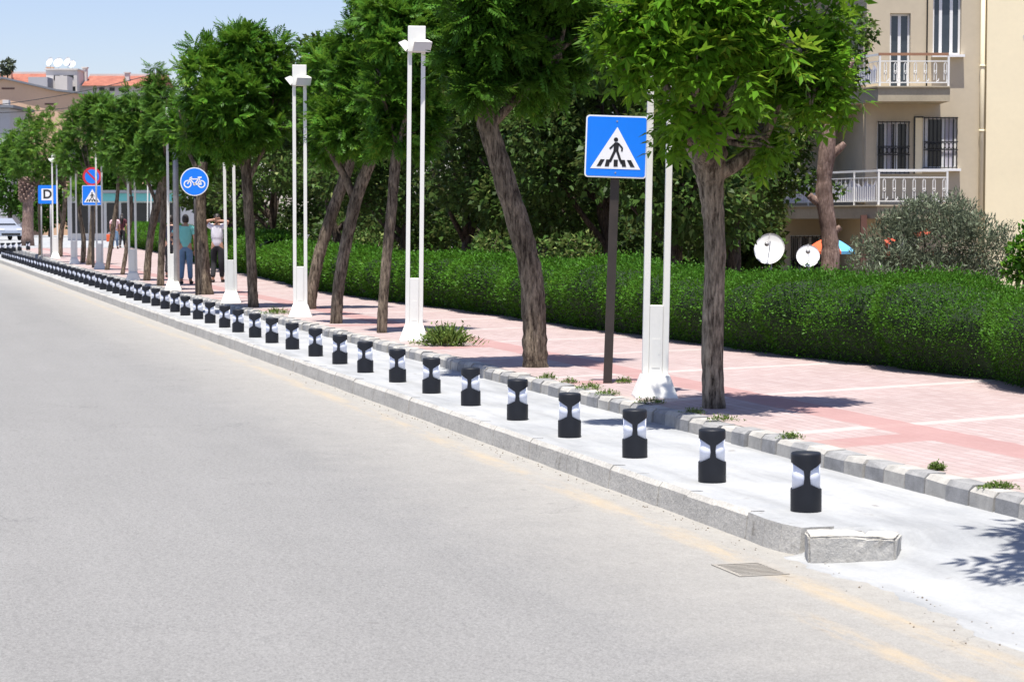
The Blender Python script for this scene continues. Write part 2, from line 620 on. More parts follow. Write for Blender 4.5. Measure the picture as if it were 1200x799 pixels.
def compound(L=.3, pairs=5, l=.085, w=.032, droop=.35, folded=False):
    """pinnate leaf with a terminal leaflet, along +x"""
    vs, qs = [], []

    def leaflet(x, ang, roll, k=1.0):
        z0 = -droop * L * (x / L) ** 2
        ca, sa = math.cos(ang), math.sin(ang)
        if folded:
            v, q = blade(l * k, w * k)
        else:
            v = np.array([[0, 0, 0], [.45 * l * k, w * k / 2, 0], [l * k, 0, -.18 * l], [.45 * l * k, -w * k / 2, 0]])
            q = np.array([[0, 3, 2, 1]])
        v = v.copy()
        v[:, 2] += v[:, 1] * roll - abs(math.sin(ang)) * v[:, 0] * .35
        x2 = v[:, 0] * ca - v[:, 1] * sa
        y2 = v[:, 0] * sa + v[:, 1] * ca
        qs.append(q + sum(len(a) for a in vs))
        vs.append(np.stack([x2 + x, y2, v[:, 2] + z0], 1))
    for i in range(pairs):
        x = L * (.25 + .68 * i / max(1, pairs - 1))
        k = .8 + .4 * math.sin(math.pi * (i + .6) / pairs)
        leaflet(x, R(58), .3, k)
        leaflet(x, R(-58), -.3, k)
    leaflet(L * .97, 0, 0, 1.1)
    # the stalk
    sw = .003 + .006 * L
    st = np.array([[0, -sw / 2, 0], [0, sw / 2, 0], [L, sw / 3, -droop * L], [L, -sw / 3, -droop * L]])
    qs.append(np.array([[0, 1, 2, 3]]) + sum(len(a) for a in vs))
    vs.append(st)
    return np.concatenate(vs), np.concatenate(qs)


def place(template, pos, direc, size, roll_sd=.5, up=(0, 0, 1)):
    """instances of a leaf template as raw arrays"""
    tv, tq = template
    n = len(pos)
    x = norm(direc)
    u = np.tile(np.array(up, float), (n, 1)) + RNG.normal(0, roll_sd, (n, 3))
    y = norm(np.cross(u, x))
    z = np.cross(x, y)
    v = (tv[None, :, 0, None] * x[:, None] + tv[None, :, 1, None] * y[:, None] + tv[None, :, 2, None] * z[:, None])
    v = v * size[:, None, None] + pos[:, None]
    q = tq[None] + (np.arange(n) * len(tv))[:, None, None]
    return v.reshape(-1, 3), q.reshape(-1, 4)


def join(parts):
    vs, qs, ts, b = [], [], [], 0
    for v, q, t in parts:
        vs.append(v)
        qs.append(q + b)
        ts.append(t)
        b += len(v)
    return np.concatenate(vs), np.concatenate(qs), np.concatenate(ts)


def lobe_points(lobes, n, r0=.55, r1=1.05):
    """points and outward directions spread through the rind of ellipsoid lobes"""
    c = np.array([l[0] for l in lobes], float)
    r = np.array([l[1] for l in lobes], float)
    wgt = (r.prod(1)) ** (2 / 3)
    k = RNG.choice(len(lobes), n, p=wgt / wgt.sum())
    d = norm(RNG.normal(0, 1, (n, 3)))
    u = RNG.uniform(r0 ** 3, r1 ** 3, n) ** (1 / 3)
    p = c[k] + d * r[k] * u[:, None]
    o = norm(d / r[k])
    # drop the ones deep inside another lobe
    inside = np.zeros(n, bool)
    for j in range(len(lobes)):
        q = np.linalg.norm((p - c[j]) / r[j], axis=1)
        inside |= (q < .5) & (k != j)
    keep = ~inside
    return p[keep], o[keep], k[keep]


def crown_rosettes(name, lobes, tips, per, template, size, mat, up_bias=.25, spread=.75, tint_mu=.5, tint_sd=.2, r0=.55, roll=.45):
    p, o, k = lobe_points(lobes, tips, r0)
    n = len(p)
    lob_t = RNG.normal(0, .12, len(lobes)) + (RNG.random(len(lobes)) < .14) * .28
    tip_t = RNG.normal(0, .12, n)
    P = np.repeat(p, per, 0) + RNG.normal(0, .03, (n * per, 3))
    D = np.repeat(o, per, 0) + RNG.normal(0, spread, (n * per, 3)) + np.array([0, 0, up_bias])
    s = size * RNG.uniform(.65, 1.15, n * per)
    v, q = place(template, P, D, s, roll)
    nf = len(template[1])
    t = np.repeat(np.repeat(tip_t + lob_t[k], per), nf) + tint_mu + RNG.normal(0, tint_sd, n * per * nf)
    return np_mesh(name, v, q, np.clip(t, 0, 1), [mat])


T_ROW = compound(.26, 6, .075, .030, .30)
T_NEAR = compound(.30, 3, .150, .062, .85, True)
T_BROAD = (np.array([[0, 0, 0], [.3, .38, .05], [1, 0, -.2], [.3, -.38, .05], [.5, 0, 0], ]), np.array([[0, 4, 2, 1], [0, 3, 2, 4]]))
T_SMALL = (np.array([[0, 0, 0], [.45, .26, .03], [1, 0, -.12], [.45, -.26, .03]]), np.array([[0, 3, 2, 1]]))
T_NARROW = (np.array([[0, 0, 0], [.45, .11, .02], [1, 0, -.05], [.45, -.11, .02]]), np.array([[0, 3, 2, 1]]))


def px_lobes(items, Y, zr=1.0):
    """crown lobes measured as (x, y, half width, half height, depth offset)"""
    u = Y / F_PX
    out = []
    for it in items:
        x, y, rx, ry = it[:4]
        dy = it[4] if len(it) > 4 else 0.0
        p = at_depth(x, y, Y + dy)
        out.append((tuple(p), (rx * u, rx * u * zr, ry * u)))
    return out


def trunk_mesh(name, chains, mat, parent, ridge=.10, n=16):
    mb = MB()
    for pts, rad in chains:
        # subdivide the chain with a smooth path
        P, Rr = [], []
        m_ = len(pts)
        for i in range(m_ - 1):
            p0 = pts[max(i - 1, 0)]
            p1, p2 = pts[i], pts[i + 1]
            p3 = pts[min(i + 2, m_ - 1)]
            for j in range(6):
                t = j / 6
                a = .5 * ((2 * p1) + (p2 - p0) * t + (2 * p0 - 5 * p1 + 4 * p2 - p3) * t * t + (3 * p1 - p0 - 3 * p2 + p3) * t ** 3)
                P.append(a)
                Rr.append(rad[i] * (1 - t) + rad[i + 1] * t)
        P.append(pts[-1])
        Rr.append(rad[-1])
        Rr = [r * random.uniform(.955, 1.045) for r in Rr]
        mb.tube(P, Rr, n, 0, 0.0)
        # furrows: vary radius by a fixed angular pattern
        nb = len(P) * n
        base = len(mb.v) - nb
        prof = [random.uniform(-ridge, ridge) for _ in range(n)]
        for i in range(len(P)):
            for k in range(n):
                q = Vector(mb.v[base + i * n + k])
                f = prof[k] + random.uniform(-ridge, ridge) * .5
                mb.v[base + i * n + k] = tuple(P[i] + (q - P[i]) * (1 + f))
    return mb.build(name, mat, parent)


def px_chain(items, Y, yaw=0.0):
    u = Y / F_PX
    pts, rad = [], []
    for it in items:
        dy = it[3] if len(it) > 3 else 0.0
        pts.append(at_depth(it[0], it[1], Y + dy))
        rad.append(it[2] * u / 2)
    return pts, rad


# ================================================================== SETTING
def street_obj(mb, name, mats):
    o = mb.build(name, mats, None, ORIG, STREET_ROT)
    return structure(o)


def S(s, t, z):
    return (s, -t, z)


# open ground to the horizon
mb = MB()
mb.add([(-3000, -300, -.06), (3000, -300, -.06), (3000, 4000, -.06), (-3000, 4000, -.06)], [(0, 1, 2, 3)])
structure(mb.build('ground', M['earth']))

# road
mb = MB()
mb.add([S(-40, -60, 0), S(-40, 1.2, 0), S(190, 1.2, 0), S(190, -60, 0)], [(0, 1, 2, 3)])
street_obj(mb, 'road', M['asphalt'])


# concrete strip + the driveway ramp at its near end, one sheet
def nose_line(t):
    return -.675 - (min(t, .165) + .318) * .4865


def strip_z(s, t):
    ramp = .003 + .137 * smooth(-.36, 1.0, t)
    l = nose_line(t) + .03
    w = .09 if t < .165 else .09 + .8 * smooth(.165, .7, t)
    k = smooth(l - (w - .09), l + .09, s)
    return .148 * k + ramp * (1 - k)


def apron_edge(s):
    if s > -.68:
        return -.275
    return -.41 + .04 * math.sin(s * 2.3) + .025 * math.sin(s * 7.1 + 1) + .015 * math.sin(s * 19) + .008 * math.sin(s * 43) - .06 * smooth(-1.5, -3.5, s)


mb = MB()
ss = [-14 + i * .5 for i in range(22)] + [-3 + i * .03 for i in range(120)] + [.6 + i * .4 for i in range(30)] + [13 + i * 2.5 for i in range(60)]
ns = 44
for s in ss:
    e = apron_edge(s)
    for j in range(ns):
        t = e + (1.22 - e) * j / (ns - 1)
        mb.v.append(S(s, t, strip_z(s, t)))
    mb.v.append(S(s, e - (.015 if s < -.68 else 0), -.004 if s < -.68 else -.03))
w_ = ns + 1
for i in range(len(ss) - 1):
    for j in range(ns - 1):
        mb.f.append((i * w_ + j, (i + 1) * w_ + j, (i + 1) * w_ + j + 1, i * w_ + j + 1))
        mb.mi.append(0)
        mb.sm.append(True)
    mb.f.append((i * w_ + ns, (i + 1) * w_ + ns, (i + 1) * w_, i * w_))
    mb.mi.append(0)
    mb.sm.append(False)
street_obj(mb, 'concrete_island', M['concrete'])

# kerb of the island: cast lengths with tight joints, a broken block at the near end
mb = MB()
s = -.02
while s < 150:
    L = random.choice((.48, .5, .52)) if s < 40 else 2.5
    h = .162 + random.uniform(-.004, .004)
    sh = random.uniform(-.006, .006)
    poly = [(-.39 + sh, -.03), (-.372 + sh, h - .03), (-.345 + sh, h), (-.262, h - .003), (-.262, -.03)]
    g = .006 if s < 40 else 0.0
    mb.prism([(-p[0], p[1]) for p in poly], (s + g, 0, 0), (0, 1, 0), (0, 0, 1), (1, 0, 0), L - g)
    mb.mi[-3] = 1
    s += L
# curved near end
end_pts = [(-.02, -.39, -.262), (-.30, -.40, -.25), (-.50, -.385, -.20), (-.66, -.335, -.12)]
for i in range(3):
    (s0, a0, b0), (s1, a1, b1) = end_pts[i], end_pts[i + 1]
    h0, h1 = (.160, .158, .156, .154)[i], (.160, .158, .156, .154)[i + 1]
    vs = [S(s0 - (.006 if i == 0 else 0), a0, -.03), S(s0 - (.006 if i == 0 else 0), a0 + .02, h0), S(s0 - (.006 if i == 0 else 0), b0, h0), S(s0 - (.006 if i == 0 else 0), b0, -.03),
          S(s1 + .004, a1, -.03), S(s1 + .004, a1 + .02, h1), S(s1 + .004, b1, h1), S(s1 + .004, b1, -.03)]
    mb.add(vs, [(0, 1, 2, 3), (7, 6, 5, 4), (0, 4, 5, 1), (1, 5, 6, 2), (2, 6, 7, 3), (3, 7, 4, 0)])
    mb.mi[-3] = 1
kerb = street_obj(mb, 'kerb', [M['kerb'], M['concrete']])


# two chipped end blocks across the nose
def rough_block(p0, p1, depth, h, seed, name):
    """block whose front face runs p0 -> p1 (street coords), broken corners"""
    rnd = random.Random(seed)
    a, b = Vector((p0[0], -p0[1], 0)), Vector((p1[0], -p1[1], 0))
    u = (b - a)
    L = u.length
    u.normalize()
    w = Vector((-u.y, u.x, 0))
    bm = bmesh.new()
    bmesh.ops.create_cube(bm, size=1)
    bmesh.ops.scale(bm, vec=(L, depth, h + .05), verts=bm.verts)
    bmesh.ops.bevel(bm, geom=list(bm.edges), offset=.014, segments=2, affect='EDGES')
    bmesh.ops.subdivide_edges(bm, edges=list(bm.edges), cuts=3, use_grid_fill=True)
    for q in bm.verts:
        chip = .0045 if q.co.z > h * .3 else .0025
        q.co += Vector((rnd.uniform(-chip, chip), rnd.uniform(-chip, chip), rnd.uniform(-chip, chip * .4)))
        if q.co.z > h * .42 and abs(q.co.x) > L * .36:
            q.co.z -= rnd.uniform(0, .010)
    bm.verts.index_update()
    mb = MB()
    mid = (a + b) / 2
    vs = [mid + u * q.co.x + w * (q.co.y + depth / 2 * 1.0) + Vector((0, 0, q.co.z + (h - .05) / 2)) for q in bm.verts]
    mb.add(vs, [[q.index for q in f.verts] for f in bm.faces])
    for i, f in enumerate(bm.faces):
        f.normal_update()
        if f.normal.z > .9:
            mb.mi[i] = 1
    bm.free()
    return street_obj(mb, name, [M['kerb'], M['concrete']])


rough_block((-.687, -.312), (-.80, -.005), -.26, .153, 3, 'kerb_end_block')
rough_block((-.803, .0), (-.91, .165), -.26, .150, 5, 'kerb_end_block')

# kerb of the walk: short stones painted alternately
mb = MB()
s, k = -9.0, 0
while s < 150:
    L = random.uniform(.27, .31) if s < 60 else 1.2
    zt = walk_z(s) + .005 + random.uniform(-.008, .010)
    sh = random.uniform(-.012, .012)
    poly = [(1.02 + sh, .05), (1.03 + sh, zt - .03), (1.06 + sh, zt), (1.19, zt), (1.19, .05)]
    n0 = len(mb.v)
    mb.prism([(-p[0], p[1]) for p in poly], (s, 0, 0), (0, 1, 0), (0, 0, 1), (1, 0, 0), L - random.uniform(.008, .02), k % 2)
    tw = random.uniform(-.02, .02)
    for i in range(n0, len(mb.v)):
        x, y, z = mb.v[i]
        mb.v[i] = (x + random.uniform(-.005, .005), y + random.uniform(-.005, .005) + tw * (x - s), z + random.uniform(-.006, .004))
    s += L
    k += 1
street_obj(mb, 'kerb_stones', [M['kerb_pale'], M['kerb_grey']])

# the walk
HEDGE_PX = [(1200, 462), (1000, 430), (800, 405), (638, 382), (498, 361), (380, 345), (341, 338), (299, 326), (200, 304), (150, 296)]
HEDGE = [(-8, 4.7), (-2, 4.85), (2.5, 4.75), (5.9, 4.82), (7.7, 5.0), (9.66, 4.91), (11.8, 4.62), (13.88, 4.55), (16.5, 4.5), (19.18, 4.36), (22.5, 4.35), (26.05, 4.22),
         (29.8, 4.0), (33.6, 3.88), (37.7, 3.95), (42, 4.3), (46.7, 4.6), (56, 5.0), (66, 5.5), (75.5, 5.98), (85, 6.3), (96, 6.6), (104, 7.1)]
mb = MB()
ss = list(range(-30, 57, 4)) + list(range(58, 150, 3))
for s in ss:
    z = walk_z(s)
    mb.v += [S(s, 1.18, z), S(s, 6.0 if s < 60 else 14, z)]
for i in range(len(ss) - 1):
    mb.f.append((2 * i, 2 * i + 2, 2 * i + 3, 2 * i + 1))
    mb.mi.append(0)
    mb.sm.append(True)
street_obj(mb, 'sidewalk', M['pavers'])

# ground of the gardens behind the hedge
mb = MB()
mb.add([S(-30, 5.85, .275), S(-30, 120, .275), S(80, 120, .275), S(80, 7.3, .275), S(62, 6.0, .275)], [(0, 1, 2, 3, 4)])
street_obj(mb, 'garden_soil', M['soil'])
# pale square where the two streets meet, beyond the end of the walk
mb = MB()
mb.add([S(98, .6, .455), S(98, -9, .455), S(110, -22, .455), S(190, -40, .455), S(190, 40, .455), S(98, 14, .455)], [(0, 5, 4, 3, 2, 1)])
street_obj(mb, 'plaza', M['concrete'])

# sand and grit swept to the kerb foot
mb = MB()
rnd = random.Random(4)
for _ in range(300):
    s = rnd.uniform(-.9, 14) if rnd.random() < .8 else rnd.uniform(-4, -.9)
    t = -.42 - abs(rnd.gauss(0, .07)) if s > -.6 else apron_edge(s) + rnd.gauss(-.02, .12)
    r = rnd.uniform(.003, .008)
    z = 0 if s > -.6 or t < apron_edge(s) else strip_z(s, t)
    c = Vector(S(s, t, z + r * .4))
    vs = [c + Vector((rnd.uniform(.6, 1.2) * r * a, rnd.uniform(.6, 1.2) * r * b, rnd.uniform(.5, 1) * r * d)) for a, b, d in
          ((1, 0, 0), (-1, 0, 0), (0, 1, 0), (0, -1, 0), (0, 0, 1), (0, 0, -1))]
    mb.add(vs, [(0, 2, 4), (2, 1, 4), (1, 3, 4), (3, 0, 4), (2, 0, 5), (1, 2, 5), (3, 1, 5), (0, 3, 5)], rnd.randrange(2))
o = mb.build('grit', [M['kerb_pale'], M['soil']], None, ORIG, STREET_ROT)
o['kind'] = 'stuff'

# drain grate in the gutter
mb = MB()
for i in range(2):
    mb.box((0, -.13 + .26 * i, .002), (.40, .022, .004))
for i in range(2):
    mb.box((-.189 + .378 * i, 0, .002), (.022, .238, .004))
for i in range(8):
    mb.box((-.145 + .041 * i, 0, .0015), (.016, .237, .003))
o = mb.build('drain_grate', M['steel_grate'], None, street(-1.03, -.78, .001), STREET_ROT)
tag(o, 'dusty flat slotted drain grate in the gutter by the broken kerb end', 'grate')

# ================================================================== BOLLARDS
BH, BR = .352, .091


def bollard():
    root = empty('bollard', (0, 0, 0))
    n = 108
    mb = MB()
    xs, zb, zc = [], [], []
    fin = .215
    for k in range(n):
        th = 2 * math.pi * k / n
        x = abs(math.cos(th))                         # fins stand at front and back (+-y)
        xs.append(th)
        q = min(1, max(0, (1 - x) / (1 - fin)))
        q = q ** 1.0
        if x <= fin:
            zb.append(.605 * BH)
            zc.append(.605 * BH)
        else:
            zb.append((.385 + .11 * q) * BH)
            zc.append((.835 - .12 * q) * BH)

    def ring(r, z):
        return [(r * math.cos(t), r * math.sin(t), (z[i] if isinstance(z, list) else z)) for i, t in enumerate(xs)]
    R1, R2, Ri = BR, BR * .965, BR * .86
    rows = [ring(R1 * .985, 0), ring(R1, .004), ring(R1, .30 * BH), ring(R1, zb)]
    lips = [[ring(R1, zb), ring(Ri, zb)], [ring(Ri, zc), ring(R2, zc)]]
    rows2 = [ring(R2, zc), ring(R2, .87 * BH), ring(R2, .955 * BH), ring(R2 * .985, .985 * BH), ring(R2 * .93, BH), ring(R2 * .86, BH * .993)]
    for rr in (rows, rows2, lips[0], lips[1]):
        b = len(mb.v)
        for r_ in rr:
            mb.v += r_
        for i in range(len(rr) - 1):
            for k in range(n):
                k2 = (k + 1) % n
                mb.f.append((b + i * n + k, b + i * n + k2, b + (i + 1) * n + k2, b + (i + 1) * n + k))
                mb.mi.append(0)
                mb.sm.append(len(rr) > 2)
    mb.build('shell', M['black_plastic'], root)
    ml = MB()
    ml.lathe([(BR * .90, .36 * BH), (BR * .90, .88 * BH)], n=40)
    ml.build('lens', M['lens'], root)
    mc = MB()
    mc.lathe([(R2 * .88, .975 * BH), (R2 * .88, BH * .996), (R2 * .80, BH * 1.004), (R2 * .25, BH * 1.012)], n=40)
    mc.build('cap', M['black_plastic'], root)
    return root


B0 = bollard()
SPC = 1.488
for i in range(60):
    o = B0 if i == 0 else copy_tree(B0)
    s = i * SPC + (0 if i == 0 else random.uniform(-.03, .03))
    o.location = street(s, random.uniform(-.012, .012), .142)
    o.rotation_euler = (random.uniform(-.012, .012), random.uniform(-.012, .012), R(-3.5) + random.uniform(-.06, .06))
    if i == 0:
        lb = 'black hourglass bollard with white windows nearest the broken kerb end'
    else:
        lb = 'black hourglass bollard with white windows, %s from the broken kerb end' % ordinal(i + 1)
    tag(o, lb, 'bollard', 'hourglass bollards in a row along the kerb')
# bollards on the traffic island far up the road
for k, (x, y) in enumerate([(3, 295), (10, 295), (16, 294.5), (23, 294), (33, 293)]):
    o = copy_tree(B0)
    p = on_plane(x, y, .46)
    o.location = p
    o.scale = (1.1, 1.1, 1.1)
    tag(o, 'far hourglass bollard on the pale square beside the silver car, %s from the frame edge' % ordinal(k + 1), 'bollard', 'far bollards across the pale square')

# ================================================================== STREET LAMPS
LH = 4.13


def lamp():
    root = empty('street_lamp', (0, 0, 0))
    mb = MB()
    # flared foot, then a box that carries the twin poles
    prof = [(.19, 0), (.19, .015), (.125, .20), (.122, .205)]
    vs = []
    for r, z in prof:
        vs += [(-r, -r, z), (r, -r, z), (r, r, z), (-r, r, z)]
    fs = [(0, 3, 2, 1)]
    for i in range(3):
        for k in range(4):
            k2 = (k + 1) % 4
            fs.append((i * 4 + k, i * 4 + k2, i * 4 + 4 + k2, i * 4 + 4 + k))
    fs.append((12, 13, 14, 15))
    mb.add(vs, fs)
    mb.build('foot', M['white_paint'], root)
    mb = MB()
    mb.box((0, 0, .515), (.118, .10, .63), bevel=.006)
    mb.build('box', M['white_paint'], root)
    mb = MB()
    mb.box((0, -.0515, .40), (.075, .003, .26))
    mb.box((.026, -.054, .40), (.008, .004, .014))
    mb.build('access_door', M['white_paint'], root)
    for sx in (-1, 1):
        mb = MB()
        mb.box((sx * .0885, 0, (.2 + LH - .28) / 2), (.056, .075, LH - .28 - .2), bevel=.006)
        mb.build('pole', M['white_paint'], root)
    mb = MB()
    mb.box((0, 0, LH - .17), (.232, .16, .34), bevel=.01)
    mb.build('head', M['white_paint'], root)
    # two floodlights tipped down either side
    for az, off, L_, hw, hh, tip in ((R(-72), (.045, -.085), .105, .125, .075, R(34)), (R(168), (-.112, .02), .085, .085, .075, R(40))):
        fl = MB()
        rot = Matrix.Rotation(az, 3, 'Z') @ Matrix.Rotation(tip, 3, 'Y')
        c = Vector((off[0], off[1], LH - .22))

        def tr(p):
            return c + rot @ Vector(p)
        a = [tr(p) for p in ((.0, -hw * .7, -hh * .7), (.0, hw * .7, -hh * .7), (.0, hw * .7, hh * .7), (.0, -hw * .7, hh * .7))]
        b = [tr(p) for p in ((L_, -hw, -hh), (L_, hw, -hh), (L_, hw, hh), (L_, -hw, hh))]
        fl.add(a + b, [(0, 1, 2, 3), (0, 4, 5, 1), (1, 5, 6, 2), (2, 6, 7, 3), (3, 7, 4, 0), (7, 6, 5, 4)])
        hous = fl.build('floodlight', M['white_paint'], root)
        gl = MB()
        gl.add([tr(p) for p in ((L_ + .003, -hw * .9, -hh * .88), (L_ + .003, hw * .9, -hh * .88), (L_ + .003, hw * .9, hh * .88), (L_ + .003, -hw * .9, hh * .88))], [(0, 1, 2, 3)])
        gl.build('lens', M['lamp_glass'], hous)
    return root


L0 = lamp()
LAMPS = [(767, 465, .016, 'white twin pole street lamp between the crossing sign and the nearest tree'),
         (485, 399, .012, 'white twin pole street lamp beside the largest weed clump, its floodlights in clear view'),
         (352, 371, .002, 'white twin pole street lamp with its head half hidden in leaves by a leaning trunk'),
         (271, 355, -.008, 'white twin pole street lamp just right of the man in the white shirt'),
         (203, 340, -.004, 'white twin pole street lamp beside the grey steel pole'),
         (156, 328.5, -.008, 'white twin pole street lamp left of a pair of leaning trunks near the hedge'),
         (117, 315.5, .0, 'white twin pole street lamp crossing the no parking sign'),
         (87, 309.5, .0, 'white twin pole street lamp beneath the small pale green leaf cluster'),
         (65, 303, .0, 'white twin pole street lamp in front of the blue letter sign')]
for i, (x, y, lean, lb) in enumerate(LAMPS):
    o = L0 if i == 0 else copy_tree(L0)
    p = on_walk(x, y)
    p.z -= .003
    o.location = p
    o.rotation_euler = (0, lean, R(2 + i * 1.2))
    tag(o, lb, 'street lamp', 'white street lamps along the walk')
# a white pole of the same kind standing past the hedge
o = copy_tree(L0)
o.location = at_depth(174.5, 275, 112)
o.location.z = walk_z(100)
tag(o, 'farthest white twin pole street lamp, seen past the hedge between two trunks', 'street lamp', 'white street lamps along the walk')


# ================================================================== SIGNS
def rounded(w, h, r, n=6):
    pts = []
    for cx, cy, a0 in ((w / 2 - r, h / 2 - r, 0), (-w / 2 + r, h / 2 - r, 90), (-w / 2 + r, -h / 2 + r, 180), (w / 2 - r, -h / 2 + r, 270)):
        for k in range(n + 1):
            a = R(a0 + 90 * k / n)
            pts.append((cx + r * math.cos(a), cy + r * math.sin(a)))
    return pts


def flat(name, polys, y, mat, parent, th=.0015, off=(0, 0)):
    """thin printed shapes on a sign face; face looks toward -y"""
    mb = MB()
    for pl in polys:
        mb.prism([(p[0] + off[0], p[1] + off[1]) for p in pl], (0, y, 0), (1, 0, 0), (0, 0, 1), (0, -1, 0), th)
    return mb.build(name, mat, parent)


def seg(a, b, w):
    a, b = Vector(a), Vector(b)
    d = (b - a).normalized()
    n = Vector((-d.y, d.x)) * w / 2
    return [tuple(a + n), tuple(b + n), tuple(b - n), tuple(a - n)]


def disc(c, r, n=24):
    return [(c[0] + r * math.cos(2 * math.pi * k / n), c[1] + r * math.sin(2 * math.pi * k / n)) for k in range(n)]


def annulus(c, r0, r1, n=36):
    out = []
    for k in range(n):
        a, b = 2 * math.pi * k / n, 2 * math.pi * (k + 1) / n
        out.append([(c[0] + r0 * math.cos(a), c[1] + r0 * math.sin(a)), (c[0] + r1 * math.cos(a), c[1] + r1 * math.sin(a)),
                    (c[0] + r1 * math.cos(b), c[1] + r1 * math.sin(b)), (c[0] + r0 * math.cos(b), c[1] + r0 * math.sin(b))])
    return out


def crossing_panel(parent, z, size, detail=True):
    """blue square with white triangle and walking figure; centre height z"""
    k = size / .6
    mb = MB()
    pl = [(a * k, b * k) for a, b in rounded(.6, .6, .035)]
    mb.prism(pl, (0, 0, z), (1, 0, 0), (0, 0, 1), (0, -1, 0), .012)
    panel = mb.build('panel', M['sign_white'], parent)
    mb = MB()
    pl = [(a * k, b * k) for a, b in rounded(.572, .572, .025)]
    mb.prism(pl, (0, -.012, z), (1, 0, 0), (0, 0, 1), (0, -1, 0), .002)
    mb.build('blue_field', M['sign_blue'], panel)
    mb = MB()
    # measured on the sign: apex (-.0,.18), feet (-.25,-.22) (.235,-.22)
    mb.prism([(a * k, b * k) for a, b in ((-.245, -.215), (.24, -.215), (.005, .19))], (0, -.014, z), (1, 0, 0), (0, 0, 1), (0, -1, 0), .002)
    mb.build('triangle', M['sign_white'], panel)
    polys = [disc((-.005, .068), .021)]
    polys += [[(-.016, .042), (.016, .042), (.026, .03), (.022, -.045), (-.028, -.045), (-.022, .02)],
              seg((-.012, .03), (-.062, -.022), .018), seg((.018, .032), (.058, -.012), .017), seg((.058, -.010), (.055, -.045), .016),
              seg((-.012, -.04), (-.058, -.148), .026), seg((.010, -.04), (.042, -.128), .024), seg((.042, -.126), (.060, -.162), .022)]
    for a in range(5):
        x0 = -.165 + a * .0825
        sk = (-.05, -.018, 0, .02, .05)[a]
        xt = (-.127, -.072, 0, .068, .127)[a]
        polys.append([(xt - .02 - sk * 0, -.125), (xt + .02, -.125), (xt + .02 + sk * .75, -.192), (xt - .02 + sk * .75, -.192)])
    mb = MB()
    for pl in polys:
        mb.prism([(a * k, b * k) for a, b in pl], (0, -.016, z), (1, 0, 0), (0, 0, 1), (0, -1, 0), .002)
    mb.build('pictogram', M['sign_black'], panel)
    if detail:
        mb = MB()
        for zz in (.245, -.25):
            mb.prism(disc((0, zz), .008, 10), (0, -.014, z), (1, 0, 0), (0, 0, 1), (0, -1, 0), .003)
        mb.build('bolt', M['galv'], panel)
    return panel


# near crossing sign
p = on_walk(712, 449.5)
root = empty('crossing_sign', p, R(-3), 'blue square pedestrian crossing sign on a leaning black post by the lamp', 'road sign')
root.rotation_euler = (0, .034, R(-2))
mb = MB()
mb.box((0, .045, 1.06), (.086, .012, 2.14))
mb.box((-.037, .079, 1.06), (.012, .055, 2.14))
mb.box((.037, .079, 1.06), (.012, .055, 2.14))
mb.build('post', M['post_black'], root)
zc = (at_depth(725, 172, p.y).z - p.z)
pan = crossing_panel(root, zc, .60)
mb = MB()
mb.box((0, .019, zc + .2), (.3, .036, .03))
mb.box((0, .019, zc - .2), (.3, .036, .03))
mb.build('bracket', M['galv'], root)

# bicycle sign
p = on_walk(232, 346)
root = empty('bicycle_sign', p, R(4), 'round blue bicycle sign on a post in front of a thick trunk', 'road sign')
zc = at_depth(228, 213, p.y).z - p.z
x0 = at_depth(228, 213, p.y).x - p.x
mb = MB()
mb.tube([(x0 + .02, .03, -.02), (x0, .03, zc + .2)], .028, 10)
mb.build('post', M['post_black'], root)
mb = MB()
mb.prism(disc((x0, 0), .30, 48), (0, 0, zc), (1, 0, 0), (0, 0, 1), (0, -1, 0), .010)
pan = mb.build('panel', M['sign_white'], root)
mb = MB()
mb.prism(disc((x0, 0), .279, 48), (0, -.010, zc), (1, 0, 0), (0, 0, 1), (0, -1, 0), .002)
mb.build('blue_field', M['sign_blue'], pan)
w = .024
polys = annulus((-.145, -.05), .058, .083) + annulus((.145, -.05), .058, .083)
polys += [seg((-.145, -.05), (-.085, .085), w), seg((-.10, .055), (.10, .055), w), seg((-.09, .045), (.0, -.05), w), seg((.0, -.05), (.11, .085), w),
          seg((-.005, -.05), (.15, -.05), w * 1.6), seg((.145, -.05), (.10, .06), w), seg((-.085, .082), (-.05, .095), w), seg((.07, .09), (.15, .09), w * 1.3),
          disc((0, -.05), .03)]
mb = MB()
for pl in polys:
    mb.prism([(a * 1.0 + x0, b + .0) for a, b in pl], (0, -.012, zc), (1, 0, 0), (0, 0, 1), (0, -1, 0), .002)
mb.build('pictogram', M['sign_white'], pan)

# far pair: no parking disc over a crossing square
p = on_walk(109, 314)
root = empty('crossing_sign', p, R(4), 'far blue pedestrian crossing sign mounted under a no parking disc', 'road sign')
mb = MB()
mb.box((0, .06, 1.6), (.09, .05, 3.24))
mb.build('post', M['post_black'], root)
zc = at_depth(111, 229, p.y).z - p.z
crossing_panel(root, zc, .66, False)
zd = at_depth(111, 207, p.y).z - p.z
root2 = empty('no_parking_sign', p + Vector((0.0, -.004, zd)), R(4), 'round red and blue no parking sign above the far crossing sign', 'road sign')
mb = MB()
mb.prism(disc((0, 0), .31, 40), (0, .02, 0), (1, 0, 0), (0, 0, 1), (0, -1, 0), .012)
pan = mb.build('panel', M['sign_red'], root2)
mb = MB()
mb.prism(disc((0, 0), .235, 40), (0, .008, 0), (1, 0, 0), (0, 0, 1), (0, -1, 0), .003)
mb.build('blue_field', M['sign_blue'], pan)
mb = MB()
mb.prism(seg((-.17, .17), (.17, -.17), .06), (0, .005, 0), (1, 0, 0), (0, 0, 1), (0, -1, 0), .003)
mb.build('slash', M['sign_red'], pan)

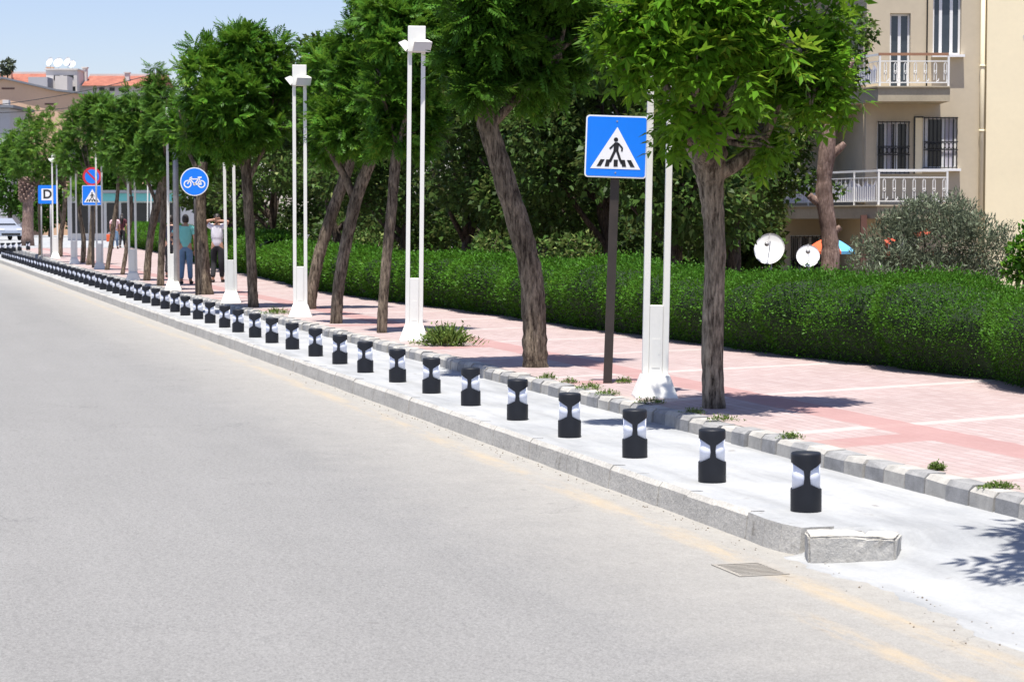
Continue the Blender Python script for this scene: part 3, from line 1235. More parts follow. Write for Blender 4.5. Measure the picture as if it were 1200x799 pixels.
# bus stop style letter sign
p = on_walk(56.5, 303)
root = empty('letter_sign', p, R(5), 'blue square sign with a black letter D on white behind a lamp', 'road sign')
mb = MB()
mb.tube([(-.25, .04, 0), (-.25, .04, 2.6)], .03, 8)
mb.tube([(.12, .04, 0), (.12, .04, 2.6)], .045, 8)
mb.build('post', M['galv'], root)
zc = at_depth(58, 228, p.y).z - p.z
mb = MB()
mb.prism(rounded(.72, .72, .04), (0, 0, zc), (1, 0, 0), (0, 0, 1), (0, -1, 0), .012)
pan = mb.build('panel', M['sign_blue'], root)
mb = MB()
mb.prism(rounded(.46, .46, .02), (0, -.012, zc), (1, 0, 0), (0, 0, 1), (0, -1, 0), .003)
mb.build('white_field', M['sign_white'], pan)
fc = bpy.data.curves.new('letter', 'FONT')
fc.body = 'D'
fc.size = .48
fc.align_x = 'CENTER'
fc.align_y = 'CENTER'
fc.extrude = .002
fc.offset = .012
fc.materials.append(M['sign_black'])
tmp = bpy.data.objects.new('letter', fc)
COL.objects.link(tmp)
me = bpy.data.meshes.new_from_object(tmp.evaluated_get(bpy.context.evaluated_depsgraph_get()))
bpy.data.objects.remove(tmp)
me.name = 'letter'
o = bpy.data.objects.new('letter', me)
COL.objects.link(o)
o.parent = pan
o.location = (0, -.018, zc)
o.rotation_euler = (R(90), 0, 0)

# grey steel pole
p = on_walk(207, 340)
o = empty('steel_pole', p, 0, 'plain grey steel pole rising into leaves beside a white lamp', 'pole')
mb = MB()
mb.tube([(0, 0, 0), (0, 0, 2.3), (0, 0, 4.1)], [.075, .066, .055], 14)
sh = mb.build('shaft', M['galv'], o)
mb = MB()
mb.lathe([(.12, 0), (.12, .02), (.085, .03), (.085, .08)], n=14)
mb.build('base_collar', M['galv'], o)

# ================================================================== STREET TREES
TREE_GROUP = 'street trees along the walk'


def street_tree(base, chains, lobes, label, tips, per=8, template=T_ROW, size=1.0, leaf='leaf_row', bark='bark', zr=1.0, up=.25, name='street_tree', depth=None, r0=.55,
                spread=.75, tint=.5, ridge=.1, n=16, roll=.45, shrink=.14, fill=.80, nsub=6):
    p = on_walk(*base)
    Y = p.y if depth is None else depth
    root = empty(name, p, 0, label, 'tree', TREE_GROUP)
    ch = []
    for c in chains:
        pts, rad = px_chain(c, Y)
        k_ = .9 if c is chains[0] else .74
        rad = [q * k_ for q in rad]
        ch.append(([q - p for q in pts], rad))
    ch[0][0][0].z -= .04
    # root flare
    trunk_mesh('trunk', ch, M[bark], root, ridge, n)
    lb = [(c, tuple(max(q * .55, q - shrink) for q in r)) for c, r in px_lobes(lobes, Y, zr)]
    lb = [((c[0] - p.x, c[1] - p.y, c[2] - p.z), r) for c, r in lb]
    main = lb
    fine = [(c, tuple(q * fill for q in r)) for c, r in lb]
    for c, r in lb:
        for _ in range(nsub):
            d = Vector((random.gauss(0, 1), random.gauss(0, 1), random.gauss(.15, 1))).normalized()
            f = random.uniform(.72, .95)
            q = random.uniform(.30, .46)
            fine.append(((c[0] + d.x * r[0] * f, c[1] + d.y * r[1] * f, c[2] + d.z * r[2] * f), (r[0] * q, r[1] * q, r[2] * q * .8)))
    # twigs from the limb ends into each lobe
    tw = MB()
    ends = [c[0][-1] for c in ch]
    for c, r in lb:
        c = Vector(c)
        e = min(ends, key=lambda q: (q - c).length)
        for _ in range(4):
            q = c + Vector((random.uniform(-.6, .6) * r[0], random.uniform(-.6, .6) * r[1], random.uniform(-.5, .7) * r[2]))
            mid = (e + q) / 2 + Vector((random.uniform(-.1, .1), random.uniform(-.1, .1), random.uniform(-.05, .12)))
            r0_ = max(.012, ch[0][1][-1] * .32)
            tw.tube([e, mid, q], [r0_, r0_ * .6, .006], 6)
    tw.build('branches', M[bark], root)
    me = crown_rosettes('crown', fine, tips, per, template, size, M[leaf], up, spread, tint, r0=r0, roll=roll)
    o = bpy.data.objects.new('crown', me)
    COL.objects.link(o)
    o.parent = root
    return root


# nearest tree, knobbly pruned head
street_tree((837, 478),
            [[(837, 479, 33), (836, 460, 29), (835, 400, 27), (838, 300, 27), (835, 240, 28), (832, 205, 36), (830, 182, 48), (832, 160, 40)],
             [(825, 200, 26), (808, 165, 20), (790, 120, 14), (770, 80, 9)],
             [(838, 195, 24), (840, 150, 18), (850, 90, 12), (855, 20, 8)],
             [(838, 205, 26), (868, 188, 22), (895, 160, 17), (912, 120, 13), (935, 70, 8)],
             [(828, 185, 34, -.10), (822, 176, 22, -.24), (820, 174, 12, -.28)],
             [(838, 190, 22, .1), (846, 130, 14, .5), (850, 60, 9, .8)]],
            [(845, 60, 78, 62, -.2), (772, 52, 54, 50, -.9), (910, 70, 66, 58, .0), (810, 125, 32, 38, -.8), (872, 108, 46, 42, -.3), (940, 95, 38, 44, -.2), (735, 20, 42, 48, -.9),
             (870, -45, 110, 60, -.3), (850, 30, 60, 60, -.8), (960, 25, 38, 55, .1), (900, 148, 26, 24, .2), (785, -15, 60, 50, -1.0), (970, 70, 24, 26, -.2), (728, 75, 14, 26, -.9), (786, 150, 12, 22, -.6), (905, 168, 13, 20, -.3), (948, 128, 14, 26, -.4), (985, 105, 12, 22, -.3), (870, 95, 22, 22, -1.1), (820, 60, 22, 24, -1.1), (915, 60, 22, 24, -.9)],
            'nearest tree with a knobbly pruned head and bright drooping leaves over the lamp', 520, 6, T_NEAR, .72, 'leaf_near', 'bark_near', 1.0, -.35, r0=.45, spread=.7,
            ridge=.07, n=22, tint=.52, roll=.35, fill=.66, nsub=8)

street_tree((628, 430),
            [[(628, 431, 33), (627, 410, 30), (626, 370, 29), (622, 320, 28), (610, 270, 28), (596, 225, 27), (582, 180, 26), (571, 145, 25), (566, 120, 22)],
             [(570, 140, 22), (548, 90, 15), (540, 50, 9)], [(567, 125, 24), (590, 70, 16), (605, 20, 9)], [(573, 150, 16), (620, 100, 12), (655, 60, 8)]],
            [(585, 55, 62, 72, -.2), (548, 75, 34, 48, -.3), (640, 50, 55, 60, .1), (600, -30, 100, 60), (690, 30, 38, 50, .3), (560, 105, 28, 26, -.5), (620, 95, 40, 34, .3), (560, 20, 40, 50, -.5), (655, 100, 30, 30, .4)],
            'dark crowned street tree whose thick trunk bends left above the hedge', 520, 8, size=1.0, tint=.30, up=.1)

street_tree((447, 390), [[(447, 391, 14), (449, 350, 12.5), (453, 300, 12.5), (459, 240, 13), (463, 190, 13), (466, 160, 12)], [(464, 175, 8), (480, 120, 6), (490, 80, 4)], [(464, 170, 8), (450, 120, 6), (440, 80, 4)]],
            [(455, 115, 42, 55), (495, 95, 38, 62, .3), (470, 40, 48, 48), (500, 30, 45, 45, .3), (455, 160, 36, 28, .2), (500, 150, 26, 34, .4)],
            'slim straight street tree just left of the lamp with clear floodlights', 400, 8)
street_tree((395, 379), [[(394, 380, 17), (396, 345, 15), (401, 310, 15), (410, 265, 15.5), (420, 225, 16.5), (434, 190, 15), (446, 160, 12)], [(416, 235, 13), (400, 200, 12), (385, 175, 9), (375, 150, 6)],
                         [(440, 178, 12), (445, 120, 9), (440, 60, 5)]],
            [(420, 105, 46, 55), (435, 45, 40, 42), (395, 140, 34, 40), (445, 10, 34, 28), (415, 160, 44, 26, -.2), (440, 120, 40, 40, -.4)],
            'street tree leaning right and forking low, second left of the clear lamp', 400, 8)
street_tree((364, 362), [[(363, 363, 17), (366, 340, 15), (374, 300, 15), (386, 260, 15), (398, 225, 15), (410, 190, 15), (415, 165, 12)], [(405, 205, 10), (390, 170, 8), (380, 120, 5)]],
            [(388, 85, 32, 38), (376, 118, 20, 40, -2.9), (381, 86, 20, 22, -2.9), (380, 130, 30, 38), (410, 75, 32, 32), (400, 165, 36, 28), (372, 165, 20, 26), (395, 60, 26, 22)],
            'street tree leaning right directly behind the half hidden lamp', 320, 8, tint=.55)
street_tree((296, 360), [[(297, 361, 15), (296, 340, 12.5), (294, 290, 12), (291, 240, 13), (289, 205, 13), (288, 180, 12)], [(290, 215, 8), (304, 185, 7), (318, 160, 5)], [(289, 205, 8), (272, 175, 6), (262, 150, 4)]],
            [(272, 100, 58, 48), (312, 85, 38, 42), (238, 105, 32, 52), (328, 130, 22, 42), (285, 55, 40, 24), (235, 62, 24, 16), (265, 158, 52, 30), (225, 155, 18, 28), (318, 48, 26, 14), (300, 150, 36, 34, -.3), (270, 120, 40, 40, -.6)],
            'round headed dark street tree with a straight thin trunk left of the half hidden lamp', 620, 8, up=.35)
street_tree((240, 345), [[(241, 346, 24), (239, 325, 19), (237, 290, 17), (235, 250, 15), (236, 215, 14), (238, 190, 12)], [(237, 210, 8), (222, 180, 6), (215, 150, 4)]],
            [(235, 165, 34, 36, .5), (218, 140, 24, 40, .4), (255, 150, 30, 40, .6), (240, 200, 26, 14, .4)],
            'street tree with a thick scarred trunk standing between the two men', 240, 8, tint=.42)
street_tree((188, 335), [[(188, 336, 10), (189, 300, 8.5), (191, 260, 8.5), (193, 225, 8), (194, 190, 7)]],
            [(195, 150, 30, 45), (202, 135, 20, 32, -3.2), (188, 105, 24, 26), (205, 190, 24, 28), (170, 190, 26, 30), (182, 82, 14, 10)],
            'slim street tree left of the grey steel pole', 330, 8, leaf='leaf_far', tint=.5)
street_tree((172, 329), [[(172, 330, 10), (174, 300, 9), (178, 268, 10), (186, 232, 11), (192, 205, 10), (193, 180, 8)], [(184, 240, 6), (170, 205, 5), (160, 180, 3)]],
            [(165, 135, 32, 42), (150, 165, 26, 36), (180, 175, 26, 34), (155, 110, 20, 14), (165, 205, 18, 16)],
            'street tree leaning right close to the farther hedge', 300, 8, leaf='leaf_far')
street_tree((144, 322), [[(143, 323, 6), (147, 300, 5.5), (152, 265, 5.5), (154, 230, 5)]],
            [(140, 150, 24, 34), (135, 185, 22, 22), (128, 130, 18, 20)],
            'thin right leaning street tree nearest the woman in pink', 200, 7, leaf='leaf_far', tint=.55)
street_tree((126, 316.5), [[(125, 317, 6.5), (128, 300, 5.5), (133, 265, 6), (137, 235, 5), (139, 210, 4)]],
            [(115, 145, 26, 34), (133, 180, 20, 20), (105, 125, 18, 16), (150, 205, 12, 14)],
            'slender street tree leaning right beside the no parking sign post', 200, 7, leaf='leaf_far', tint=.55)
street_tree((106, 310.5), [[(105, 311, 11), (107, 290, 8), (109, 250, 7), (109, 225, 5)]],
            [(95, 155, 26, 34, .4), (84, 185, 20, 22, .4), (90, 135, 18, 16, .4)],
            'dark trunked street tree directly behind the far crossing sign', 200, 7, leaf='leaf_far')
street_tree((98, 308), [[(97, 309, 7), (98, 280, 6), (94, 255, 5), (92, 238, 4)]],
            [(90, 226, 13, 11, -1.0), (84, 218, 8, 9, -.8), (98, 219, 9, 9, -1.0), (78, 175, 22, 26, .5)],
            'street tree carrying a low pale green leaf cluster left of the far crossing sign', 110, 7, leaf='leaf_far', tint=.8)
street_tree((70, 301), [[(70, 302, 7.5), (71, 280, 6.5), (75, 250, 6), (77, 220, 5)], [(73, 262, 4), (68, 235, 3)]],
            [(55, 170, 28, 36), (35, 185, 28, 30), (70, 150, 22, 26), (60, 200, 30, 16)],
            'street tree between the two farthest lamps under the broad far crown', 230, 7, leaf='leaf_far')
street_tree((47, 299), [[(47, 300, 5), (47, 275, 4.5), (46, 250, 4.5), (45, 220, 4)]],
            [(30, 165, 28, 30), (15, 185, 18, 28), (40, 140, 18, 18), (60, 128, 6, 10), (8, 200, 10, 14)],
            'farthest street tree of the row, its crown below the tan house', 220, 7, leaf='leaf_far', tint=.6)

# the row goes on toward the camera: the next tree stands just outside the picture and throws its shade on the driveway
p = street(-2.95, 1.5, .26)
root = empty('street_tree', p, 0, 'street tree just right of the picture shading the concrete driveway', 'tree', TREE_GROUP)
trunk_mesh('trunk', [([Vector((0, 0, -.04)), Vector((.02, 0, .9)), Vector((-.02, .03, 2.1)), Vector((0, 0, 3.4))], [.13, .105, .10, .07])], M['bark_near'], root, .07)
me = crown_rosettes('crown', [((0.0, 0, 3.95), (.9, .9, .55)), ((-.75, -.25, 3.85), (.62, .5, .38)), ((.5, .2, 3.95), (.8, .8, .6)), ((-.5, .45, 3.9), (.6, .6, .42)), ((-1.25, -.15, 3.8), (.30, .28, .22)),
                               ((-.95, .65, 3.85), (.3, .3, .24))], 400, 6, T_NEAR, .8, M['leaf_near'], -.1, .7)
o = bpy.data.objects.new('crown', me)
COL.objects.link(o)
o.parent = root

# ================================================================== GARDEN TREES BEHIND THE HEDGE
GARDEN_GROUP = 'dark garden trees behind the hedge'


def garden_tree(x_px, Y, height, spread, n_leaf, label, leaf='leaf_back', low=1.0, bark='bark_dark', seed=0, lsize=.15, clear=False):
    rnd = random.Random(seed)
    c = at_depth(x_px, 290, Y)
    p = Vector((c.x, c.y, .27))
    root = empty('garden_tree', p, 0, label, 'tree', GARDEN_GROUP)
    ch = [([Vector((0, 0, -.05)), Vector((rnd.uniform(-.1, .1), 0, 1.0)), Vector((rnd.uniform(-.2, .2), 0, 2.0)), Vector((rnd.uniform(-.3, .3), 0, height * .7))], [.17, .13, .11, .05])]
    for _ in range(5):
        a = rnd.uniform(0, 6.28)
        z0 = rnd.uniform(1.0, 2.2)
        ch.append(([Vector((0, 0, z0)), Vector((math.cos(a) * .7, math.sin(a) * .7, z0 + .7)), Vector((math.cos(a) * 1.5, math.sin(a) * 1.5, z0 + 1.7))], [.07, .05, .02]))
    trunk_mesh('trunk', ch, M[bark], root, .08, 10)
    lobes = []
    for k in range(16):
        a = rnd.uniform(0, 6.28)
        zz = low + .7 + (height - low - 1.2) * (k + rnd.random()) / 16
        f = math.sin(math.pi * min(.95, max(.12, (zz - low + .6) / (height - low + .6)))) ** .6
        rr = spread * f * rnd.uniform(.45, .8)
        q = rnd.uniform(.55, .95)
        lobes.append(((math.cos(a) * rr, math.sin(a) * rr, zz), (q * 1.1, q * 1.1, q * .75)))
    pts, o_, k_ = lobe_points(lobes, n_leaf, .35, 1.08)
    D = o_ * .7 + RNG.normal(0, .6, o_.shape) + np.array([0, 0, -.15])
    s = lsize * RNG.uniform(.6, 1.2, len(pts))
    v, q = place(T_BROAD, pts, D, s, .5)
    t = np.repeat(np.clip(RNG.normal(.42, .24, len(pts)), 0, 1), 2)
    me = np_mesh('crown', v, q, t, [M[leaf]])
    o = bpy.data.objects.new('crown', me)
    COL.objects.link(o)
    o.parent = root
    return root


GT = [(262, 78, 6.5, 2.6, 12000, 'dark garden tree behind the man in the white shirt', 1.0),
      (318, 66, 6.6, 2.5, 12000, 'dark garden tree seen between the straight thin trunk and the half hidden lamp', 1.0),
      (392, 60, 7.0, 2.5, 12000, 'dark garden tree behind the two right leaning trunks', 1.0),
      (470, 54, 7.4, 2.6, 13000, 'dark garden tree behind the lamp with clear floodlights', 1.1),
      (545, 47, 7.2, 2.2, 13000, 'dark garden tree left of the bent trunk behind the hedge', 1.0),
      (635, 44, 7.4, 2.2, 14000, 'dark garden tree right of the bent trunk with light broad leaves', 1.0),
      (712, 41, 7.2, 2.0, 14000, 'dark garden tree behind the near crossing sign', .8),
      (790, 38, 6.8, 1.7, 13000, 'dark garden tree behind the nearest lamp', .8),
      (430, 74, 8.5, 3.4, 12000, 'rear garden tree showing between the slim trunks', .1),
      (560, 66, 8.5, 3.4, 12000, 'rear garden tree showing left of the bent trunk', .1),
      (690, 60, 8.2, 3.2, 12000, 'rear garden tree showing left of the near crossing sign', .1),
      (800, 55, 8.0, 2.4, 11000, 'rear garden tree showing behind the nearest tree trunk', .1),
      (400, 105, 9.0, 3.6, 9000, 'farthest garden tree showing between the half hidden lamp and the leaning trunks', .1),
      (480, 92, 9.5, 3.6, 9000, 'farthest garden tree showing right of the clear lamp', .1),
      (555, 86, 9.5, 3.4, 9000, 'farthest garden tree showing just left of the bent trunk', .1),
      (650, 80, 9.0, 3.2, 9000, 'farthest garden tree showing between bent trunk and sign post', .1),
      (745, 76, 8.5, 3.0, 9000, 'farthest garden tree showing between sign post and nearest trunk', .1),
      (300, 92, 8.0, 3.6, 10000, 'rear garden tree showing right of the farther lamps', .1)]
for i, (x, Y, h, sp, n, lb, low) in enumerate(GT):
    garden_tree(x, Y, h, sp, n, lb, seed=20 + i, low=low)
# the lighter tree in front of the block, left of its balconies
garden_tree(860, 43, 5.0, .72, 7000, 'leafy garden tree close to the balconies, left of the reddish pruned trunk', low=1.1, seed=61, lsize=.13)

# dark shrubs that close the view under the garden trees
for i, (x, Y, w) in enumerate(((455, 64, 2.6), (535, 58, 2.4), (610, 52, 2.2), (685, 50, 2.2), (755, 47, 2.0), (825, 46, 1.5), (375, 70, 2.6), (300, 80, 2.8), (868, 47, 1.0))):
    c = at_depth(x, 290, Y)
    root = empty('garden_shrub', Vector((c.x, c.y, .27)), 0, 'dark shrub in the shade under the garden trees, %s' % (
        'behind the clear lamp', 'left of the bent trunk', 'right of the bent trunk', 'left of the black sign post', 'behind the nearest lamp', 'behind the nearest tree trunk',
        'behind the leaning trunks', 'behind the straight thin trunk', 'left of the large satellite dish')[i], 'shrub', 'dark shrubs under the garden trees')
    rnd = random.Random(90 + i)
    lob = [((rnd.uniform(-w, w) * .75, rnd.uniform(-.7, .7), rnd.uniform(.3, 1.9)), (w * .42, .7, .62)) for _ in range(9)]
    mb = MB()
    for _ in range(7):
        q = Vector(rnd.choice(lob)[0])
        mb.tube([(q.x * .3, q.y * .3, -.03), q * .6, q], [.05, .035, .01], 6)
    mb.build('stems', M['bark_dark'], root)
    pts, o_, k_ = lobe_points(lob, 4200, .3, 1.1)
    v, q = place(T_BROAD, pts, o_ * .5 + RNG.normal(0, .6, o_.shape), .17 * RNG.uniform(.6, 1.2, len(pts)), .5)
    me = np_mesh('leaves', v, q, np.repeat(np.clip(RNG.normal(.3, .2, len(pts)), 0, 1), 2), [M['leaf_back']])
    o = bpy.data.objects.new('leaves', me)
    COL.objects.link(o)
    o.parent = root

# pruned reddish trunk with a leafy side spray
p = at_depth(970, 330, 40)
p.z = .27
root = empty('pruned_tree', p, 0, 'reddish pruned tree with cut stubs in front of the balconies', 'tree')


def rel(x, y, dy=0.0):
    return at_depth(x, y, 40 + dy) - p


ch = [([Vector((0, 0, -.05)), rel(973, 300), rel(971, 270), rel(966, 235), rel(966, 205), rel(969, 180), rel(975, 130), rel(985, 100), rel(1000, 70)], [.19, .165, .15, .155, .14, .16, .07, .06, .04]),
      ([rel(965, 240), rel(954, 234), rel(948, 229)], [.10, .075, .06]),
      ([rel(973, 272), rel(981, 269), rel(985, 266)], [.09, .06, .05]),
      ([rel(969, 186), rel(982, 176), rel(990, 168)], [.10, .075, .05])]
trunk_mesh('trunk', ch, M['bark_pink'], root, .06, 14)
lobes = [((c[0] - p.x, c[1] - p.y, c[2] - p.z), r) for c, r in px_lobes(
    [(922, 150, 40, 32, .6), (950, 120, 36, 26, .8), (908, 195, 30, 32, .4), (935, 212, 30, 18, .5), (975, 222, 16, 9, .2), (893, 235, 22, 28, .4), (985, 85, 30, 24, .9), (1000, 40, 28, 30, .9), (930, 178, 24, 16, .6), (960, 60, 36, 36, .9)], 40)]
pts, o_, k_ = lobe_points(lobes, 5200, .3, 1.08)
v, q = place(T_BROAD, pts, o_ * .6 + RNG.normal(0, .6, o_.shape), .12 * RNG.uniform(.6, 1.2, len(pts)), .5)
me = np_mesh('crown', v, q, np.repeat(np.clip(RNG.normal(.55, .24, len(pts)), 0, 1), 2), [M['leaf_back']])
o = bpy.data.objects.new('crown', me)
COL.objects.link(o)
o.parent = root


# ================================================================== HEDGE
def hedge(path, z_of, label, seed, width=1.3, height=.94, dens=2900):
    rnd = random.Random(seed)
    # resample
    P = []
    for (s0, t0), (s1, t1) in zip(path[:-1], path[1:]):
        n = max(1, int((s1 - s0) / .22))
        for j in range(n):
            P.append((s0 + (s1 - s0) * j / n, t0 + (t1 - t0) * j / n))
    P.append(path[-1])
    nprof = 15
    phase = [rnd.uniform(0, 6.28) for _ in range(8)]

    def bump(s, a):
        g_ = 1.5 if s < 14 else 1.0
        b = .085 * g_ * math.sin(s * 2.1 + phase[0]) + .055 * math.sin(s * 4.7 + phase[1] + a) + .045 * math.sin(s * 1.07 + phase[2])
        b += .030 * math.sin(s * 9.1 + a * 3 + phase[3]) + .03 * math.sin(a * 5 + s * 3.3 + phase[4])
        # rounded single plants: deep notches between them close to the camera
        q = abs(math.sin((s + .25 * math.sin(s * .7)) * 1.25 + phase[5]))
        return b - .26 * g_ * (1 - min(1, q * 1.8)) ** 1.6
    V = []
    for s, t in P:
        z0 = z_of(s)
        row = []
        for k in range(nprof):
            a = math.pi * k / (nprof - 1)                   # 0 = street foot, pi = garden foot
            cx = -math.copysign(abs(math.cos(a)) ** .55, math.cos(a)) * width / 2
            cz = (math.sin(a) ** .55) * height
            f = 1 + bump(s, a) * (.9 if 0 < k < nprof - 1 else .4)
            foot = .36 * (1 - min(1, cz / .55)) ** 1.3             # tucks in at the foot
            hgt = height * (1 + .05 * math.sin(s * .8 + phase[6]) + .03 * math.sin(s * 2.3 + phase[7]))
            row.append((s, t + width / 2 + cx * f + (foot if cx < 0 else -foot), z0 + cz / height * hgt * (1 + .35 * bump(s, a))))
        V.append(row)
    V = np.array(V)                                          # (ns, nprof, 3) in s,t,z
    W = np.empty_like(V)
    W[..., 0] = ORIG.x + ALONG.x * V[..., 0] + ACROSS.x * V[..., 1]
    W[..., 1] = ORIG.y + ALONG.y * V[..., 0] + ACROSS.y * V[..., 1]
    W[..., 2] = V[..., 2]
    ns = len(P)
    org = W[ns // 2, 0].copy()
    org[2] = z_of(P[ns // 2][0])
    W -= org
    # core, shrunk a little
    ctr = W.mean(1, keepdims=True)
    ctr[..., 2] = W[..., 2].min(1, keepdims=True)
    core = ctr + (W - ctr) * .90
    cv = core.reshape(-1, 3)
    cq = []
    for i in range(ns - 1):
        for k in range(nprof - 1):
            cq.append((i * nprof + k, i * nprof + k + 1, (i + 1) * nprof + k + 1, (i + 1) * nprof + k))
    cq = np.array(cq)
    # leaves
    a, b, c, d = W[:-1, :-1], W[1:, :-1], W[1:, 1:], W[:-1, 1:]
    nor = norm(np.cross(b - a, d - a))
    area = np.linalg.norm(np.cross(b - a, d - a), axis=-1)
    ctrs = (a + b + c + d) / 4 + org
    dist = np.maximum(14, ctrs[..., 1])
    face_w = area * dens * np.clip((24 / dist) ** 1.5, .05, 1.2)
    # the garden side stays out of sight of the street: thinner
    kk = np.arange(nprof - 1)
    face_w = face_w * np.where(kk > 10, .35, 1.0)[None, :]
    cnt = RNG.poisson(face_w)
    I, K = np.nonzero(cnt)
    rep = np.repeat(np.arange(len(I)), cnt[I, K])
    I, K = I[rep], K[rep]
    n = len(I)
    u, w = RNG.random((n, 1)), RNG.random((n, 1))
    pos = (a[I, K] * (1 - u) + b[I, K] * u) * (1 - w) + (d[I, K] * (1 - u) + c[I, K] * u) * w
    N = -nor[I, K]
    out = norm(pos - ctr[np.minimum(I, ns - 1), 0])
    N = np.where((N * out).sum(1, keepdims=True) < 0, -N, N)
    pos = pos + N * RNG.normal(-.025, .032, (n, 1))
    sprig = RNG.random(n) < .05
    pos = pos + N * (sprig * RNG.uniform(.02, .11, n))[:, None]
    dirs = N * .75 + RNG.normal(0, .5, (n, 3)) + np.array([0, 0, .35])
    size = .034 * np.clip(dist[I, K] / 24, .8, 2.6) * RNG.uniform(.6, 1.3, n)
    v, q = place(T_SMALL, pos, dirs, size, .6)
    clump = .12 * np.sin(pos[:, 0] * 3.1) * np.sin(pos[:, 2] * 5 + pos[:, 1] * 2.3)
    t = np.clip(RNG.normal(.46, .15, n) + clump, 0, 1)
    allv = np.concatenate([cv, v])
    allq = np.concatenate([cq, q + len(cv)])
    allt = np.concatenate([np.full(len(cq), .3), t])
    mi = np.concatenate([np.zeros(len(cq)), np.ones(len(q))])
    me = np_mesh('hedge', allv, allq, allt, [M['hedge_core'], M['leaf_hedge']], mi)
    o = bpy.data.objects.new('hedge', me)
    COL.objects.link(o)
    o.location = org
    return tag(o, label, 'hedge')


hedge(HEDGE[:17], walk_z, 'long clipped green hedge along the pink walk below the balconies', 3)
hedge(HEDGE[16:], walk_z, 'far clipped hedge along the walk behind the farther lamps', 5, 1.5, 1.15, 2600)


# ================================================================== BUSHES, WEEDS
def scatter_bush(name, p, lobes, n, template, lsize, mat, label, cat, group=None, stems=8, up=.4, tint=.5):
    root = empty(name, p, 0, label, cat, group)
    mb = MB()
    for _ in range(stems):
        c, r = random.choice(lobes)
        q = Vector(c) + Vector((random.uniform(-.5, .5) * r[0], random.uniform(-.5, .5) * r[1], random.uniform(-.2, .6) * r[2]))
        mb.tube([(random.uniform(-.1, .1), random.uniform(-.1, .1), -.03), q * .5 + Vector((0, 0, .1)), q], [.03, .02, .006], 6)
    mb.build('stems', M['bark'], root)
    pts, o_, k_ = lobe_points(lobes, n, .3, 1.12)
    v, q = place(template, pts, o_ * .5 + RNG.normal(0, .5, o_.shape) + np.array([0, 0, up]), lsize * RNG.uniform(.6, 1.3, len(pts)), .5)
    me = np_mesh('leaves', v, q, np.repeat(np.clip(RNG.normal(tint, .22, len(pts)), 0, 1), len(template[1])), [mat])
    o = bpy.data.objects.new('leaves', me)
    COL.objects.link(o)
    o.parent = root
    return root


p = at_depth(1095, 330, 31)
p.z = .27
lob = [((c[0] - p.x, c[1] - p.y, c[2] - p.z), r) for c, r in px_lobes(
    [(1095, 285, 62, 42), (1050, 290, 42, 36), (1140, 290, 48, 40), (1088, 255, 40, 26), (1020, 305, 28, 24), (1170, 300, 26, 30), (1120, 265, 34, 26), (1095, 320, 85, 24), (1060, 265, 26, 22)], 31)]
rnd = random.Random(77)
for c, r in list(lob):
    for _ in range(7):
        d = Vector((rnd.gauss(0, 1), rnd.gauss(0, 1), rnd.gauss(.4, 1))).normalized()
        f, q = rnd.uniform(.8, 1.25), rnd.uniform(.18, .36)
        lob.append(((c[0] + d.x * r[0] * f, c[1] + d.y * r[1] * f, max(.1, c[2] + d.z * r[2] * f)), (r[0] * q * .7, r[1] * q * .7, r[2] * q * 1.2)))
lob = [(c, (r[0] * .9, r[1] * .9, r[2] * .9)) for c, r in lob]
bush = scatter_bush('olive_bush', p, lob, 22000, T_NARROW, .085, M['leaf_olive'], 'loose grey green bush with orange red blossoms below the balcony', 'bush', stems=26, up=.5)
mb = MB()
rnd = random.Random(2)
for x, y, r, n in ((1042, 283, 4, 12), (1040, 297, 3, 12), (1078, 275, 3, 7), (1086, 272, 3, 7), (1094, 296, 2, 3)):
    for _ in range(n):
        q = at_depth(x + rnd.gauss(0, r * .6), y + rnd.gauss(0, r * .6), 31 - .38 + rnd.uniform(-.12, .12)) - p
        d = Vector((rnd.gauss(0, 1), rnd.gauss(0, 1), rnd.gauss(0, 1))).normalized() * .032
        e = d.orthogonal().normalized() * .022
        mb.add([q - d, q + e, q + d, q - e], [(0, 1, 2, 3)])
mb.build('blossoms', M['blossom'], bush)

p = at_depth(1198, 330, 27)
p.z = .27
lob = [((c[0] - p.x, c[1] - p.y, c[2] - p.z), r) for c, r in px_lobes([(1197, 300, 16, 20), (1212, 285, 20, 26), (1190, 315, 14, 14), (1230, 300, 30, 30)], 27)]
scatter_bush('leafy_shrub', p, lob, 1500, T_BROAD, .085, M['leaf_hedge'], 'small broad leaved shrub behind the hedge at the right edge of the photo', 'shrub', tint=.7)
# low flowering plants peeping over the hedge
for x, Y, lb in ((437, 51, 'low leafy plant with pale tips behind the hedge, left of the clear lamp'), (560, 40, 'low leafy plant behind the hedge, left of the bent trunk'),
                 (655, 37, 'low leafy plant with pale tips behind the hedge, right of the bent trunk')):
    p = at_depth(x, 300, Y)
    p.z = .27
    lob = [((random.uniform(-.5, .5), random.uniform(-.2, .2), .85 + random.uniform(-.2, .25)), (.32, .3, .26)) for _ in range(5)]
    scatter_bush('leafy_plant', p, lob, 700, T_BROAD, .10, M['leaf_back'], lb, 'plant', tint=.75)


